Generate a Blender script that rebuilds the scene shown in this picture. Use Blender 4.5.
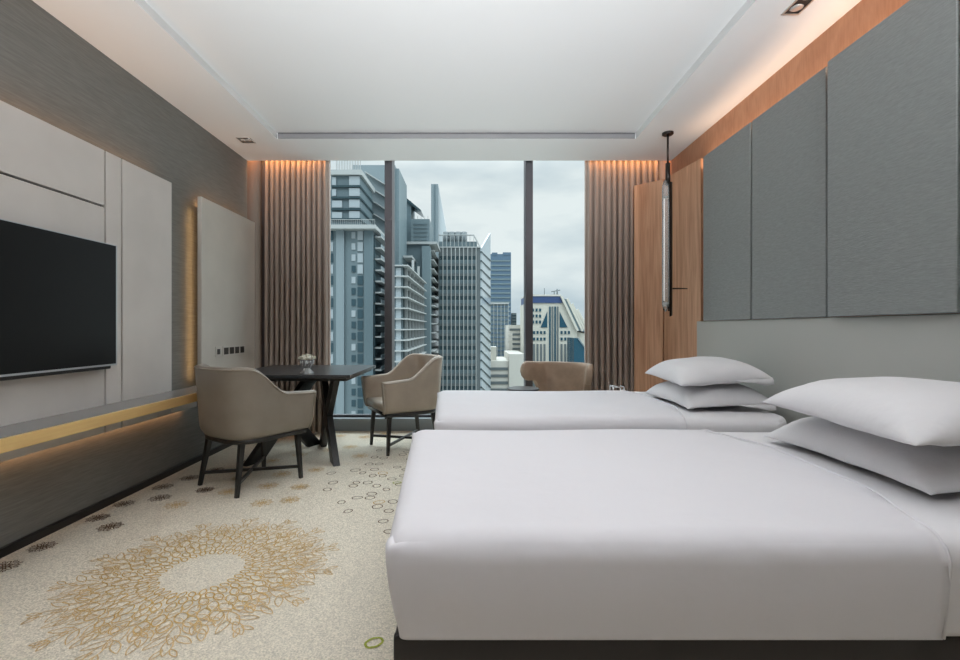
import bpy, bmesh, math, random
from mathutils import Vector, Matrix
R = math.radians
PI = math.pi
random.seed(7)
scene = bpy.context.scene
for o in list(bpy.data.objects):
    bpy.data.objects.remove(o)
COL = scene.collection

# ------------------------------------------------------------------ camera, world, lights, exposure
F, CX, CY, EYE = 470.0, 472.0, 328.0, 1.12      # focal length in pixels, vanishing point, eye height
cam_d = bpy.data.cameras.new('camera')
cam = bpy.data.objects.new('camera', cam_d)
COL.objects.link(cam)
cam.location = (0, 0, EYE)
cam.rotation_euler = (R(90), 0, 0)
cam_d.sensor_width = 36
cam_d.lens = F / 960 * 36
cam_d.shift_x = (480 - CX) / 960
cam_d.shift_y = (CY - 330) / 960
cam_d.clip_start = 0.05
cam_d.clip_end = 3000
scene.camera = cam
vs = scene.view_settings
vs.view_transform = 'Standard'
vs.look = 'None'
vs.gamma = 1
vs.use_curve_mapping = False
vs.exposure = 0.0

SKY_HIGH = 7.0          # brightness of the cloud deck overhead against the horizon


def make_world():
    w = bpy.data.worlds.new('overcast_sky')
    scene.world = w
    w.use_nodes = True
    nt = w.node_tree
    nt.nodes.clear()
    N, L = nt.nodes.new, nt.links.new
    out = N('ShaderNodeOutputWorld')
    bg = N('ShaderNodeBackground')
    tc = N('ShaderNodeTexCoord')
    mp = N('ShaderNodeMapping')
    mp.inputs['Scale'].default_value = (1.3, 1.3, 4.0)
    mp.inputs['Location'].default_value = (3.1, 0.4, 0.9)
    L(tc.outputs['Generated'], mp.inputs['Vector'])
    no = N('ShaderNodeTexNoise')
    no.inputs['Scale'].default_value = 1.7
    no.inputs['Detail'].default_value = 5
    no.inputs['Roughness'].default_value = 0.5
    L(mp.outputs['Vector'], no.inputs['Vector'])
    cr = N('ShaderNodeValToRGB')
    cr.color_ramp.elements[0].position = 0.36
    cr.color_ramp.elements[0].color = (0.47, 0.57, 0.64, 1)
    cr.color_ramp.elements[1].position = 0.60
    cr.color_ramp.elements[1].color = (0.90, 0.925, 0.92, 1)
    L(no.outputs['Fac'], cr.inputs['Fac'])
    sp = N('ShaderNodeSeparateXYZ')
    L(tc.outputs['Generated'], sp.inputs['Vector'])
    mr = N('ShaderNodeMapRange')
    mr.interpolation_type = 'SMOOTHSTEP'
    mr.inputs['From Min'].default_value = 0.30
    mr.inputs['From Max'].default_value = 0.75
    mr.inputs['To Min'].default_value = 1.0
    mr.inputs['To Max'].default_value = SKY_HIGH
    L(sp.outputs['Z'], mr.inputs['Value'])
    L(cr.outputs['Color'], bg.inputs['Color'])
    L(mr.outputs['Result'], bg.inputs['Strength'])
    L(bg.outputs['Background'], out.inputs['Surface'])


make_world()


def area(name, loc, rot, sx, sy, power, color, spread=180, portal=False):
    d = bpy.data.lights.new(name, 'AREA')
    d.shape = 'RECTANGLE'
    d.size, d.size_y = sx, sy
    d.energy = power
    d.color = color
    d.spread = R(spread)
    o = bpy.data.objects.new(name, d)
    COL.objects.link(o)
    o.location = loc
    o.rotation_euler = rot
    if portal:
        d.cycles.is_portal = True
    return o


WARM = (1.0, 0.50, 0.20)
AMBER = (1.0, 0.52, 0.23)
NEUTRAL = (1.0, 0.95, 0.90)
# daylight portal over the window opening
area('window_portal', (-0.05, 5.22, 1.5), (R(-90), 0, 0), 4.6, 2.9, 1, (1, 1, 1), portal=True)
# unseen fill lights added behind the camera and under the tray to brighten the room
area('rear_fill_down', (-1.3, -1.2, 2.80), (0, 0, 0), 1.2, 1.0, 5, NEUTRAL)
area('rear_fill_up', (0.0, -1.9, 1.3), (R(90 + 29), 0, 0), 3.6, 0.8, 88, (0.92, 0.96, 1.0), spread=56)
area('tray_fill', (-0.15, 2.2, 2.885), (0, 0, 0), 2.4, 2.8, 8, (0.94, 0.97, 1.0), spread=90)
# warm strips of light hidden behind the wall panels
area('strip_headboard_top', (1.992, 1.9, 2.50), (R(180), 0, 0), 0.05, 4.3, 8.5, (1.0, 0.68, 0.46))
area('strip_tv_top', (-2.285, 1.3, 2.155), (R(180), 0, 0), 0.035, 4.2, 5.0, AMBER)
area('strip_tv_bottom', (-2.275, 1.48, 0.515), (0, R(50), 0), 0.035, 4.5, 3.0, AMBER, spread=120)
area('strip_desk_panel_top', (-2.275, 4.33, 2.13), (R(180), 0, 0), 0.035, 0.8, 0.9, AMBER)
area('strip_desk_panel_side', (-2.25, 3.85, 1.40), (0, R(90), 0), 1.4, 0.03, 0.7, (1.0, 0.60, 0.25))
area('strip_pocket_left', (-1.92, 4.855, 3.02), (R(25), 0, 0), 0.72, 0.04, 3.2, (1.0, 0.46, 0.17))
area('strip_pocket_right', (1.62, 4.855, 3.02), (R(25), 0, 0), 0.8, 0.04, 3.2, (1.0, 0.46, 0.17))

area('strip_pocket_return', (-2.255, 4.96, 3.03), (0, R(18), 0), 0.05, 0.20, 1.3, (1.0, 0.46, 0.17))

# ------------------------------------------------------------------ materials
MATS = {}


def mat(name, color, rough=0.6, metal=0.0, spec=0.5, noise=None, bump=None, coat=0.0, sheen=0.0, emit=None):
    """noise: (scale xyz, amount, detail); bump: (scale xyz, strength, distance)."""
    if name in MATS:
        return MATS[name]
    m = bpy.data.materials.new(name)
    m.use_nodes = True
    nt = m.node_tree
    N, L = nt.nodes.new, nt.links.new
    b = nt.nodes['Principled BSDF']
    b.inputs['Base Color'].default_value = (*color, 1)
    b.inputs['Roughness'].default_value = rough
    b.inputs['Metallic'].default_value = metal
    b.inputs['Specular IOR Level'].default_value = spec
    b.inputs['Coat Weight'].default_value = coat
    b.inputs['Sheen Weight'].default_value = sheen
    if emit:
        b.inputs['Emission Color'].default_value = (*emit[0], 1)
        b.inputs['Emission Strength'].default_value = emit[1]
    tc = None
    if noise or bump:
        tc = N('ShaderNodeTexCoord')
    if noise:
        mp = N('ShaderNodeMapping')
        mp.inputs['Scale'].default_value = noise[0]
        L(tc.outputs['Object'], mp.inputs['Vector'])
        no = N('ShaderNodeTexNoise')
        no.inputs['Scale'].default_value = 1
        no.inputs['Detail'].default_value = noise[2]
        L(mp.outputs['Vector'], no.inputs['Vector'])
        mx = N('ShaderNodeMix')
        mx.data_type = 'RGBA'
        a = noise[1]
        mx.inputs['A'].default_value = (*[max(0, c * (1 - a)) for c in color], 1)
        mx.inputs['B'].default_value = (*[min(1, c * (1 + a)) for c in color], 1)
        mr = N('ShaderNodeMapRange')
        mr.inputs['From Min'].default_value = 0.3
        mr.inputs['From Max'].default_value = 0.7
        L(no.outputs['Fac'], mr.inputs['Value'])
        L(mr.outputs['Result'], mx.inputs['Factor'])
        L(mx.outputs['Result'], b.inputs['Base Color'])
    if bump:
        mp = N('ShaderNodeMapping')
        mp.inputs['Scale'].default_value = bump[0]
        L(tc.outputs['Object'], mp.inputs['Vector'])
        no = N('ShaderNodeTexNoise')
        no.inputs['Scale'].default_value = 1
        no.inputs['Detail'].default_value = 3
        L(mp.outputs['Vector'], no.inputs['Vector'])
        bp = N('ShaderNodeBump')
        bp.inputs['Strength'].default_value = bump[1]
        bp.inputs['Distance'].default_value = bump[2]
        L(no.outputs['Fac'], bp.inputs['Height'])
        L(bp.outputs['Normal'], b.inputs['Normal'])
    MATS[name] = m
    return m


def wood_mat(name, c1, c2, scale=(14, 14, 0.9), rough=0.45):
    m = bpy.data.materials.new(name)
    m.use_nodes = True
    nt = m.node_tree
    N, L = nt.nodes.new, nt.links.new
    b = nt.nodes['Principled BSDF']
    b.inputs['Roughness'].default_value = rough
    tc = N('ShaderNodeTexCoord')
    mp = N('ShaderNodeMapping')
    mp.inputs['Scale'].default_value = scale
    L(tc.outputs['Object'], mp.inputs['Vector'])
    n1 = N('ShaderNodeTexNoise')
    n1.inputs['Scale'].default_value = 1
    n1.inputs['Detail'].default_value = 3
    n1.inputs['Distortion'].default_value = 1.6
    L(mp.outputs['Vector'], n1.inputs['Vector'])
    mp2 = N('ShaderNodeMapping')
    mp2.inputs['Scale'].default_value = (scale[0] * 12, scale[1] * 12, scale[2] * 3)
    L(tc.outputs['Object'], mp2.inputs['Vector'])
    n2 = N('ShaderNodeTexNoise')
    n2.inputs['Scale'].default_value = 1
    n2.inputs['Detail'].default_value = 2
    L(mp2.outputs['Vector'], n2.inputs['Vector'])
    ad = N('ShaderNodeMath')
    ad.operation = 'MULTIPLY_ADD'
    ad.inputs[1].default_value = 0.45
    L(n2.outputs['Fac'], ad.inputs[0])
    sb = N('ShaderNodeMath')
    sb.operation = 'MULTIPLY'
    sb.inputs[1].default_value = 0.6
    L(n1.outputs['Fac'], sb.inputs[0])
    L(sb.outputs[0], ad.inputs[2])
    cr = N('ShaderNodeValToRGB')
    cr.color_ramp.elements[0].position = 0.38
    cr.color_ramp.elements[0].color = (*c1, 1)
    cr.color_ramp.elements[1].position = 0.64
    cr.color_ramp.elements[1].color = (*c2, 1)
    L(ad.outputs[0], cr.inputs['Fac'])
    L(cr.outputs['Color'], b.inputs['Base Color'])
    return m


def glass_mat(name, tint, refl=0.06, rough=0.0, milky=0.0):
    m = bpy.data.materials.new(name)
    m.use_nodes = True
    nt = m.node_tree
    nt.nodes.clear()
    N, L = nt.nodes.new, nt.links.new
    out = N('ShaderNodeOutputMaterial')
    mix = N('ShaderNodeMixShader')
    tr = N('ShaderNodeBsdfTransparent')
    tr.inputs['Color'].default_value = (*tint, 1)
    gl = N('ShaderNodeBsdfGlossy')
    gl.inputs['Roughness'].default_value = rough
    lw = N('ShaderNodeLayerWeight')
    lw.inputs['Blend'].default_value = refl
    L(lw.outputs['Fresnel'], mix.inputs['Fac'])
    L(tr.outputs[0], mix.inputs[1])
    L(gl.outputs[0], mix.inputs[2])
    last = mix.outputs[0]
    if milky:
        df = N('ShaderNodeBsdfDiffuse')
        df.inputs['Color'].default_value = (0.85, 0.87, 0.88, 1)
        m2 = N('ShaderNodeMixShader')
        m2.inputs['Fac'].default_value = milky
        L(last, m2.inputs[1])
        L(df.outputs[0], m2.inputs[2])
        last = m2.outputs[0]
    L(last, out.inputs['Surface'])
    return m


WHITE = mat('white_plaster', (0.77, 0.77, 0.77), 0.9, spec=0.2)
GRASS = mat('grey_grasscloth', (0.208, 0.206, 0.194), 0.75, spec=0.3, noise=((6, 9, 150), 0.13, 4), bump=((8, 30, 420), 0.25, 0.003))
WOOD = wood_mat('oak_veneer', (0.48, 0.25, 0.145), (0.70, 0.42, 0.265))
WOODWALL = wood_mat('oak_veneer_wall', (0.42, 0.20, 0.11), (0.52, 0.27, 0.16), (6, 6, 3), 0.55)
DARKBASE = mat('black_lacquer', (0.012, 0.012, 0.013), 0.35)
LEATHERP = mat('greige_leather_panel', (0.64, 0.60, 0.565), 0.42, noise=((3, 3, 3), 0.05, 3), bump=((160, 160, 160), 0.08, 0.001))
SEAM = mat('dark_seam', (0.03, 0.028, 0.026), 0.6)
DESKP = mat('desk_panel_leather', (0.60, 0.565, 0.505), 0.5, noise=((3, 3, 3), 0.05, 3), bump=((160, 160, 160), 0.08, 0.001))
FABP = mat('blue_grey_weave', (0.27, 0.285, 0.28), 0.8, spec=0.25, noise=((90, 30, 260), 0.11, 4), bump=((40, 24, 330), 0.55, 0.004), sheen=0.1)
HEADB = mat('grey_headboard_leather', (0.47, 0.475, 0.445), 0.5, spec=0.4, bump=((200, 200, 200), 0.05, 0.001))
SHELFM = mat('shelf_grey_lacquer', (0.22, 0.215, 0.21), 0.25)
BRASS = mat('brushed_brass', (1.0, 0.66, 0.29), 0.42, metal=0.55, noise=((40, 4, 60), 0.08, 3))
TVBLACK = mat('television_screen', (0.008, 0.008, 0.008), 0.3, spec=0.15)
TVEDGE = mat('silver_bezel', (0.55, 0.56, 0.58), 0.3, metal=0.9)
TVBACK = mat('black_plastic', (0.015, 0.015, 0.016), 0.5)
LINEN = mat('white_bed_linen', (0.70, 0.685, 0.71), 0.85, spec=0.2, bump=((5, 6, 5), 0.35, 0.02), sheen=0.05)
SHEET = mat('white_sheet', (0.74, 0.725, 0.74), 0.85, spec=0.2, bump=((6, 7, 6), 0.35, 0.02), sheen=0.05)
PILLOW = mat('white_pillowcase', (0.74, 0.73, 0.745), 0.85, spec=0.2, bump=((9, 9, 9), 0.4, 0.015), sheen=0.05)
BEDBASE = mat('dark_brown_leather', (0.013, 0.009, 0.008), 0.5, bump=((90, 90, 90), 0.1, 0.001))
CHAIRL = mat('taupe_leather', (0.285, 0.25, 0.208), 0.42, noise=((7, 7, 7), 0.07, 3), bump=((140, 140, 140), 0.08, 0.001))
CHAIRP = mat('taupe_piping', (0.40, 0.35, 0.29), 0.4)
WINGL = mat('brown_suede', (0.37, 0.27, 0.195), 0.6, noise=((9, 9, 9), 0.15, 3), bump=((60, 60, 60), 0.1, 0.002))
EBONY = mat('ebonised_wood', (0.022, 0.021, 0.020), 0.35, noise=((30, 30, 4), 0.3, 3))
TABLET = mat('table_dark_gloss', (0.035, 0.039, 0.043), 0.28)
CURT = mat('taupe_curtain_fabric', (0.38, 0.305, 0.26), 0.7, spec=0.3, noise=((60, 60, 3), 0.06, 3), sheen=0.2)
LINING = mat('pale_curtain_lining', (0.62, 0.56, 0.52), 0.8)
FRAME = mat('window_frame_aluminium', (0.085, 0.080, 0.090), 0.4, metal=0.3)
CURB = mat('window_curb_grey', (0.30, 0.345, 0.38), 0.4)
CHROME = mat('chrome', (0.75, 0.76, 0.78), 0.12, metal=1)
BRONZE = mat('dark_bronze', (0.035, 0.030, 0.028), 0.35, metal=0.7)
SATIN = mat('satin_nickel', (0.62, 0.60, 0.56), 0.3, metal=0.8)
PLATEM = mat('pale_metal_plate', (0.62, 0.59, 0.54), 0.35, metal=0.1)
SOCKET = mat('dark_socket', (0.05, 0.045, 0.04), 0.4)
PETAL = mat('white_petals', (0.80, 0.78, 0.68), 0.8, noise=((60, 60, 60), 0.12, 2))
LEAFG = mat('green_leaf', (0.09, 0.16, 0.06), 0.5)
GLASS = glass_mat('tinted_window_glass', (0.93, 0.965, 0.97), 0.05)
CRYSTAL = glass_mat('clear_crystal', (0.97, 0.98, 0.98), 0.4, 0.10, 0.35)
TUBEG = glass_mat('clear_glass_tube', (0.93, 0.95, 0.96), 0.3, 0.08, 0.22)
BULB = mat('lamp_reflector', (0.7, 0.7, 0.68), 0.2, metal=0.6)
# carpet
CARPET = mat('cream_carpet', (0.74, 0.675, 0.56), 0.95, spec=0.1, noise=((170, 170, 170), 0.28, 5), bump=((260, 260, 260), 0.7, 0.006))
CGOLD = mat('carpet_gold_yarn', (0.60, 0.395, 0.14), 0.95, spec=0.1, noise=((260, 260, 260), 0.25, 4))
CTAN = mat('carpet_tan_yarn', (0.64, 0.45, 0.225), 0.95, spec=0.1, noise=((260, 260, 260), 0.25, 4))
CBROWN = mat('carpet_brown_yarn', (0.16, 0.105, 0.07), 0.95, spec=0.1, noise=((260, 260, 260), 0.25, 4))
CGREEN = mat('carpet_green_yarn', (0.38, 0.42, 0.08), 0.95, spec=0.1, noise=((260, 260, 260), 0.25, 4))


# ------------------------------------------------------------------ mesh helpers
class MB:
    def __init__(self):
        self.v, self.f, self.s, self.m = [], [], [], []

    def add(self, vs_, fs_, smooth=False, mi=0):
        b = len(self.v)
        self.v += [tuple(p) for p in vs_]
        for f in fs_:
            self.f.append(tuple(b + i for i in f))
            self.s.append(smooth)
            self.m.append(mi)
        return self

    def box(self, x0, x1, y0, y1, z0, z1, mi=0):
        x0, x1 = sorted((x0, x1)); y0, y1 = sorted((y0, y1)); z0, z1 = sorted((z0, z1))
        vs_ = [(x, y, z) for z in (z0, z1) for y in (y0, y1) for x in (x0, x1)]
        return self.add(vs_, [(0, 2, 3, 1), (4, 5, 7, 6), (0, 1, 5, 4), (2, 6, 7, 3), (0, 4, 6, 2), (1, 3, 7, 5)], mi=mi)

    def quad(self, a, b, c, d, mi=0):
        return self.add([a, b, c, d], [(0, 1, 2, 3)], mi=mi)

    def prism(self, poly, off, mi=0, smooth=False):
        """poly: list of 3-D points, off: extrusion vector"""
        n = len(poly)
        o = Vector(off)
        vs_ = [Vector(p) for p in poly] + [Vector(p) + o for p in poly]
        self.add(vs_, [tuple(range(n - 1, -1, -1)), tuple(range(n, 2 * n))], mi=mi)
        return self.add(vs_, [(i, (i + 1) % n, n + (i + 1) % n, n + i) for i in range(n)], smooth, mi)

    def beam(self, p0, p1, w0, h0, w1=None, h1=None, up=(0, 0, 1)):
        """square bar between two points"""
        w1 = w0 if w1 is None else w1
        h1 = h0 if h1 is None else h1
        p0, p1 = Vector(p0), Vector(p1)
        d = (p1 - p0).normalized()
        u = Vector(up)
        if abs(d.dot(u)) > 0.98:
            u = Vector((0, 1, 0))
        s = d.cross(u).normalized()
        u = s.cross(d).normalized()
        vs_ = []
        for p, w, h in ((p0, w0, h0), (p1, w1, h1)):
            for a, b in ((-1, -1), (1, -1), (1, 1), (-1, 1)):
                vs_.append(p + s * a * w / 2 + u * b * h / 2)
        return self.add(vs_, [(3, 2, 1, 0), (4, 5, 6, 7), (0, 1, 5, 4), (1, 2, 6, 5), (2, 3, 7, 6), (3, 0, 4, 7)])

    def tube(self, path, r, n=12, caps=True, smooth=True):
        path = [Vector(p) for p in path]
        rs = r if isinstance(r, (list, tuple)) else [r] * len(path)
        vs_, fs_ = [], []
        u = None
        for i, p in enumerate(path):
            d = (path[min(i + 1, len(path) - 1)] - path[max(i - 1, 0)]).normalized()
            if u is None:
                t = Vector((0, 0, 1)) if abs(d.z) < 0.9 else Vector((1, 0, 0))
                u = d.cross(t).normalized()
            else:
                u = (u - d * u.dot(d)).normalized()
            w = d.cross(u)
            for k in range(n):
                a = 2 * PI * k / n
                vs_.append(p + (u * math.cos(a) + w * math.sin(a)) * rs[i])
        for i in range(len(path) - 1):
            for k in range(n):
                a, b = i * n + k, i * n + (k + 1) % n
                fs_.append((a, b, b + n, a + n))
        self.add(vs_, fs_, smooth)
        if caps:
            self.add(vs_[:n], [tuple(range(n - 1, -1, -1))])
            self.add(vs_[-n:], [tuple(range(n))])
        return self

    def lathe(self, prof, c=(0, 0, 0), n=24, smooth=True, jag=0):
        vs_, fs_ = [], []
        for j, (r, z) in enumerate(prof):
            for k in range(n):
                a = 2 * PI * k / n
                rr = r * (1 + (jag if k % 2 else -jag))
                vs_.append((c[0] + rr * math.cos(a), c[1] + rr * math.sin(a), c[2] + z))
        for j in range(len(prof) - 1):
            for k in range(n):
                a, b = j * n + k, j * n + (k + 1) % n
                fs_.append((a, b, b + n, a + n))
        self.add(vs_, fs_, smooth)
        if prof[0][0] > 1e-5:
            self.add(vs_[:n], [tuple(range(n - 1, -1, -1))])
        if prof[-1][0] > 1e-5:
            self.add(vs_[-n:], [tuple(range(n))])
        return self

    def rbox(self, x0, x1, y0, y1, z0, z1, r, rbot=0.0, n=18, warp=None):
        """rounded box as six warped grids; warp(p) moves a point"""
        def axis(a, b, r0, r1):
            L_ = [a + r0 * (1 - math.cos(t * PI / 12)) for t in range(0, 6)] if r0 > 0 else [a]
            H_ = [b - r1 * (1 - math.cos(t * PI / 12)) for t in range(5, -1, -1)] if r1 > 0 else [b]
            lo, hi = a + r0, b - r1
            return sorted(set(L_ + [lo + (hi - lo) * i / n for i in range(n + 1)] + H_))
        X, Y, Z = axis(x0, x1, r, r), axis(y0, y1, r, r), axis(z0, z1, rbot, r)

        def fix(p):
            c = (min(max(p[0], x0 + r), x1 - r), min(max(p[1], y0 + r), y1 - r), min(max(p[2], z0 + rbot), z1 - r))
            d = Vector(p) - Vector(c)
            # direction from the projected inner box
            ax = sum(1 for q in d if abs(q) > 1e-9)
            if ax >= 2:
                m_ = max(abs(d.x), abs(d.y), abs(d.z))
                pw = 2 + 5 * (1 - abs(d.z) / m_) * min(1, 2 * min(abs(d.x), abs(d.y)) / max(abs(d.x), abs(d.y), 1e-9))      # upright corners are tighter than the top edges
                d = d * (r / (abs(d.x) ** pw + abs(d.y) ** pw + abs(d.z) ** pw) ** (1 / pw))
            q = Vector(c) + d
            return warp(q) if warp else q
        for (A, B, mk) in ((X, Y, lambda a, b: (a, b, z1)), (X, Y, lambda a, b: (a, b, z0)),
                           (X, Z, lambda a, b: (a, y0, b)), (X, Z, lambda a, b: (a, y1, b)),
                           (Y, Z, lambda a, b: (x0, a, b)), (Y, Z, lambda a, b: (x1, a, b))):
            vs_ = [fix(mk(a, b)) for a in A for b in B]
            nb = len(B)
            self.add(vs_, [(i * nb + j, i * nb + j + 1, (i + 1) * nb + j + 1, (i + 1) * nb + j)
                           for i in range(len(A) - 1) for j in range(nb - 1)], True)
        return self


def obj(name, mb, m, parent=None, origin=None, weld=True, bevel=0.0):
    """link the builder's shapes as one mesh; top-level meshes get their origin at the base centre"""
    me = bpy.data.meshes.new(name)
    vs_ = [Vector(p) for p in mb.v]
    o = bpy.data.objects.new(name, me)
    if parent is not None:
        base = Vector(parent.get('_org', (0, 0, 0)))
        o.parent = parent
        gp = parent.parent
        if gp is not None and '_org' not in parent.keys():
            base = Vector(gp.get('_org', (0, 0, 0)))
        off = base
    else:
        if origin is None:
            xs, ys, zs = zip(*[(p.x, p.y, p.z) for p in vs_])
            origin = ((min(xs) + max(xs)) / 2, (min(ys) + max(ys)) / 2, min(zs))
        off = Vector(origin)
        o.location = off
        o['_org'] = tuple(off)
    me.from_pydata([tuple(p - off) for p in vs_], [], mb.f)
    for p, s, mi in zip(me.polygons, mb.s, mb.m):
        p.use_smooth = s
        p.material_index = mi
    for mm in (m if isinstance(m, (list, tuple)) else [m]):
        me.materials.append(mm)
    bm = bmesh.new()
    bm.from_mesh(me)
    if weld:
        bmesh.ops.remove_doubles(bm, verts=bm.verts, dist=1e-5)
    bmesh.ops.recalc_face_normals(bm, faces=bm.faces)
    bm.to_mesh(me)
    bm.free()
    COL.objects.link(o)
    if bevel:
        b = o.modifiers.new('bevel', 'BEVEL')
        b.width = bevel
        b.segments = 2
        b.limit_method = 'ANGLE'
        b.harden_normals = False
    return o


def tag(o, label=None, cat=None, group=None, kind=None):
    if label: o['label'] = label
    if cat: o['category'] = cat
    if group: o['group'] = group
    if kind: o['kind'] = kind
    return o


def thing(name, label, cat, loc=(0, 0, 0), rz=0.0, group=None, local=False):
    """Empty at the thing's base; children are given in world coordinates unless local"""
    o = bpy.data.objects.new(name, None)
    COL.objects.link(o)
    o.location = loc
    o.rotation_euler = (0, 0, rz)
    o.empty_display_size = 0.1
    o['_org'] = (0.0, 0.0, 0.0) if local else tuple(float(c) for c in loc)
    return tag(o, label, cat, group)


def struct(name, mb, m, parent=None, **k):
    o = obj(name, mb, m, parent, **k)
    if parent is None:
        o['kind'] = 'structure'
    return o


def copy_tree(o, parent=None):
    c = o.copy()
    COL.objects.link(c)
    if parent is not None:
        c.parent = parent
    for ch in list(o.children):
        copy_tree(ch, c)
    return c


def sstep(t):
    t = max(0.0, min(1.0, t))
    return t * t * (3 - 2 * t)


# ------------------------------------------------------------------ the room
XL, XR, YB, YC, YW, ZC = -2.31, 2.045, -2.2, 4.83, 5.11, 2.84   # left, right, back, ceiling end, window, ceiling
ZT = 2.895
tx0, tx1, ty0, ty1 = -1.775, 1.49, -0.9, 4.277


def floor_ribbon(mb, pts, w, mi, z=0.0012):
    n = len(pts)
    z += (len(mb.v) // 2 % 997) * 1.5e-6      # crossing strands of yarn lie over each other
    vs_ = []
    for i in range(n):
        p, q, r_ = Vector(pts[i - 1]), Vector(pts[i]), Vector(pts[(i + 1) % n])
        t = (r_ - p)
        t = t.normalized() if t.length > 1e-9 else Vector((1, 0))
        nn = Vector((-t.y, t.x)) * w / 2
        vs_ += [(q.x - nn.x, q.y - nn.y, z), (q.x + nn.x, q.y + nn.y, z)]
    mb.add(vs_, [(2 * i, 2 * i + 1, (2 * i + 3) % (2 * n), (2 * i + 2) % (2 * n)) for i in range(n)], mi=mi)


def oval(cx, cy, a, b, ang, n=14, pt=0.0):
    pts = []
    for k in range(n):
        t = 2 * PI * k / n
        x, y = a * math.cos(t), b * math.sin(t) * (1 - pt * abs(math.cos(t)) ** 2)
        pts.append((cx + x * math.cos(ang) - y * math.sin(ang), cy + x * math.sin(ang) + y * math.cos(ang)))
    return pts


def hexring(cx, cy, r, ang, sq=0.8):
    pts = []
    for k in range(6):
        for s in (-0.18, 0.18):
            t = 2 * PI * (k + s) / 6 + 0.5
            x, y = r * math.cos(t), r * sq * math.sin(t)
            pts.append((cx + x * math.cos(ang) - y * math.sin(ang), cy + x * math.sin(ang) + y * math.cos(ang)))
    return pts


def at_floor(px, py):
    y = F * EYE / (py - CY)
    return ((px - CX) * y / F, y)


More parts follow.
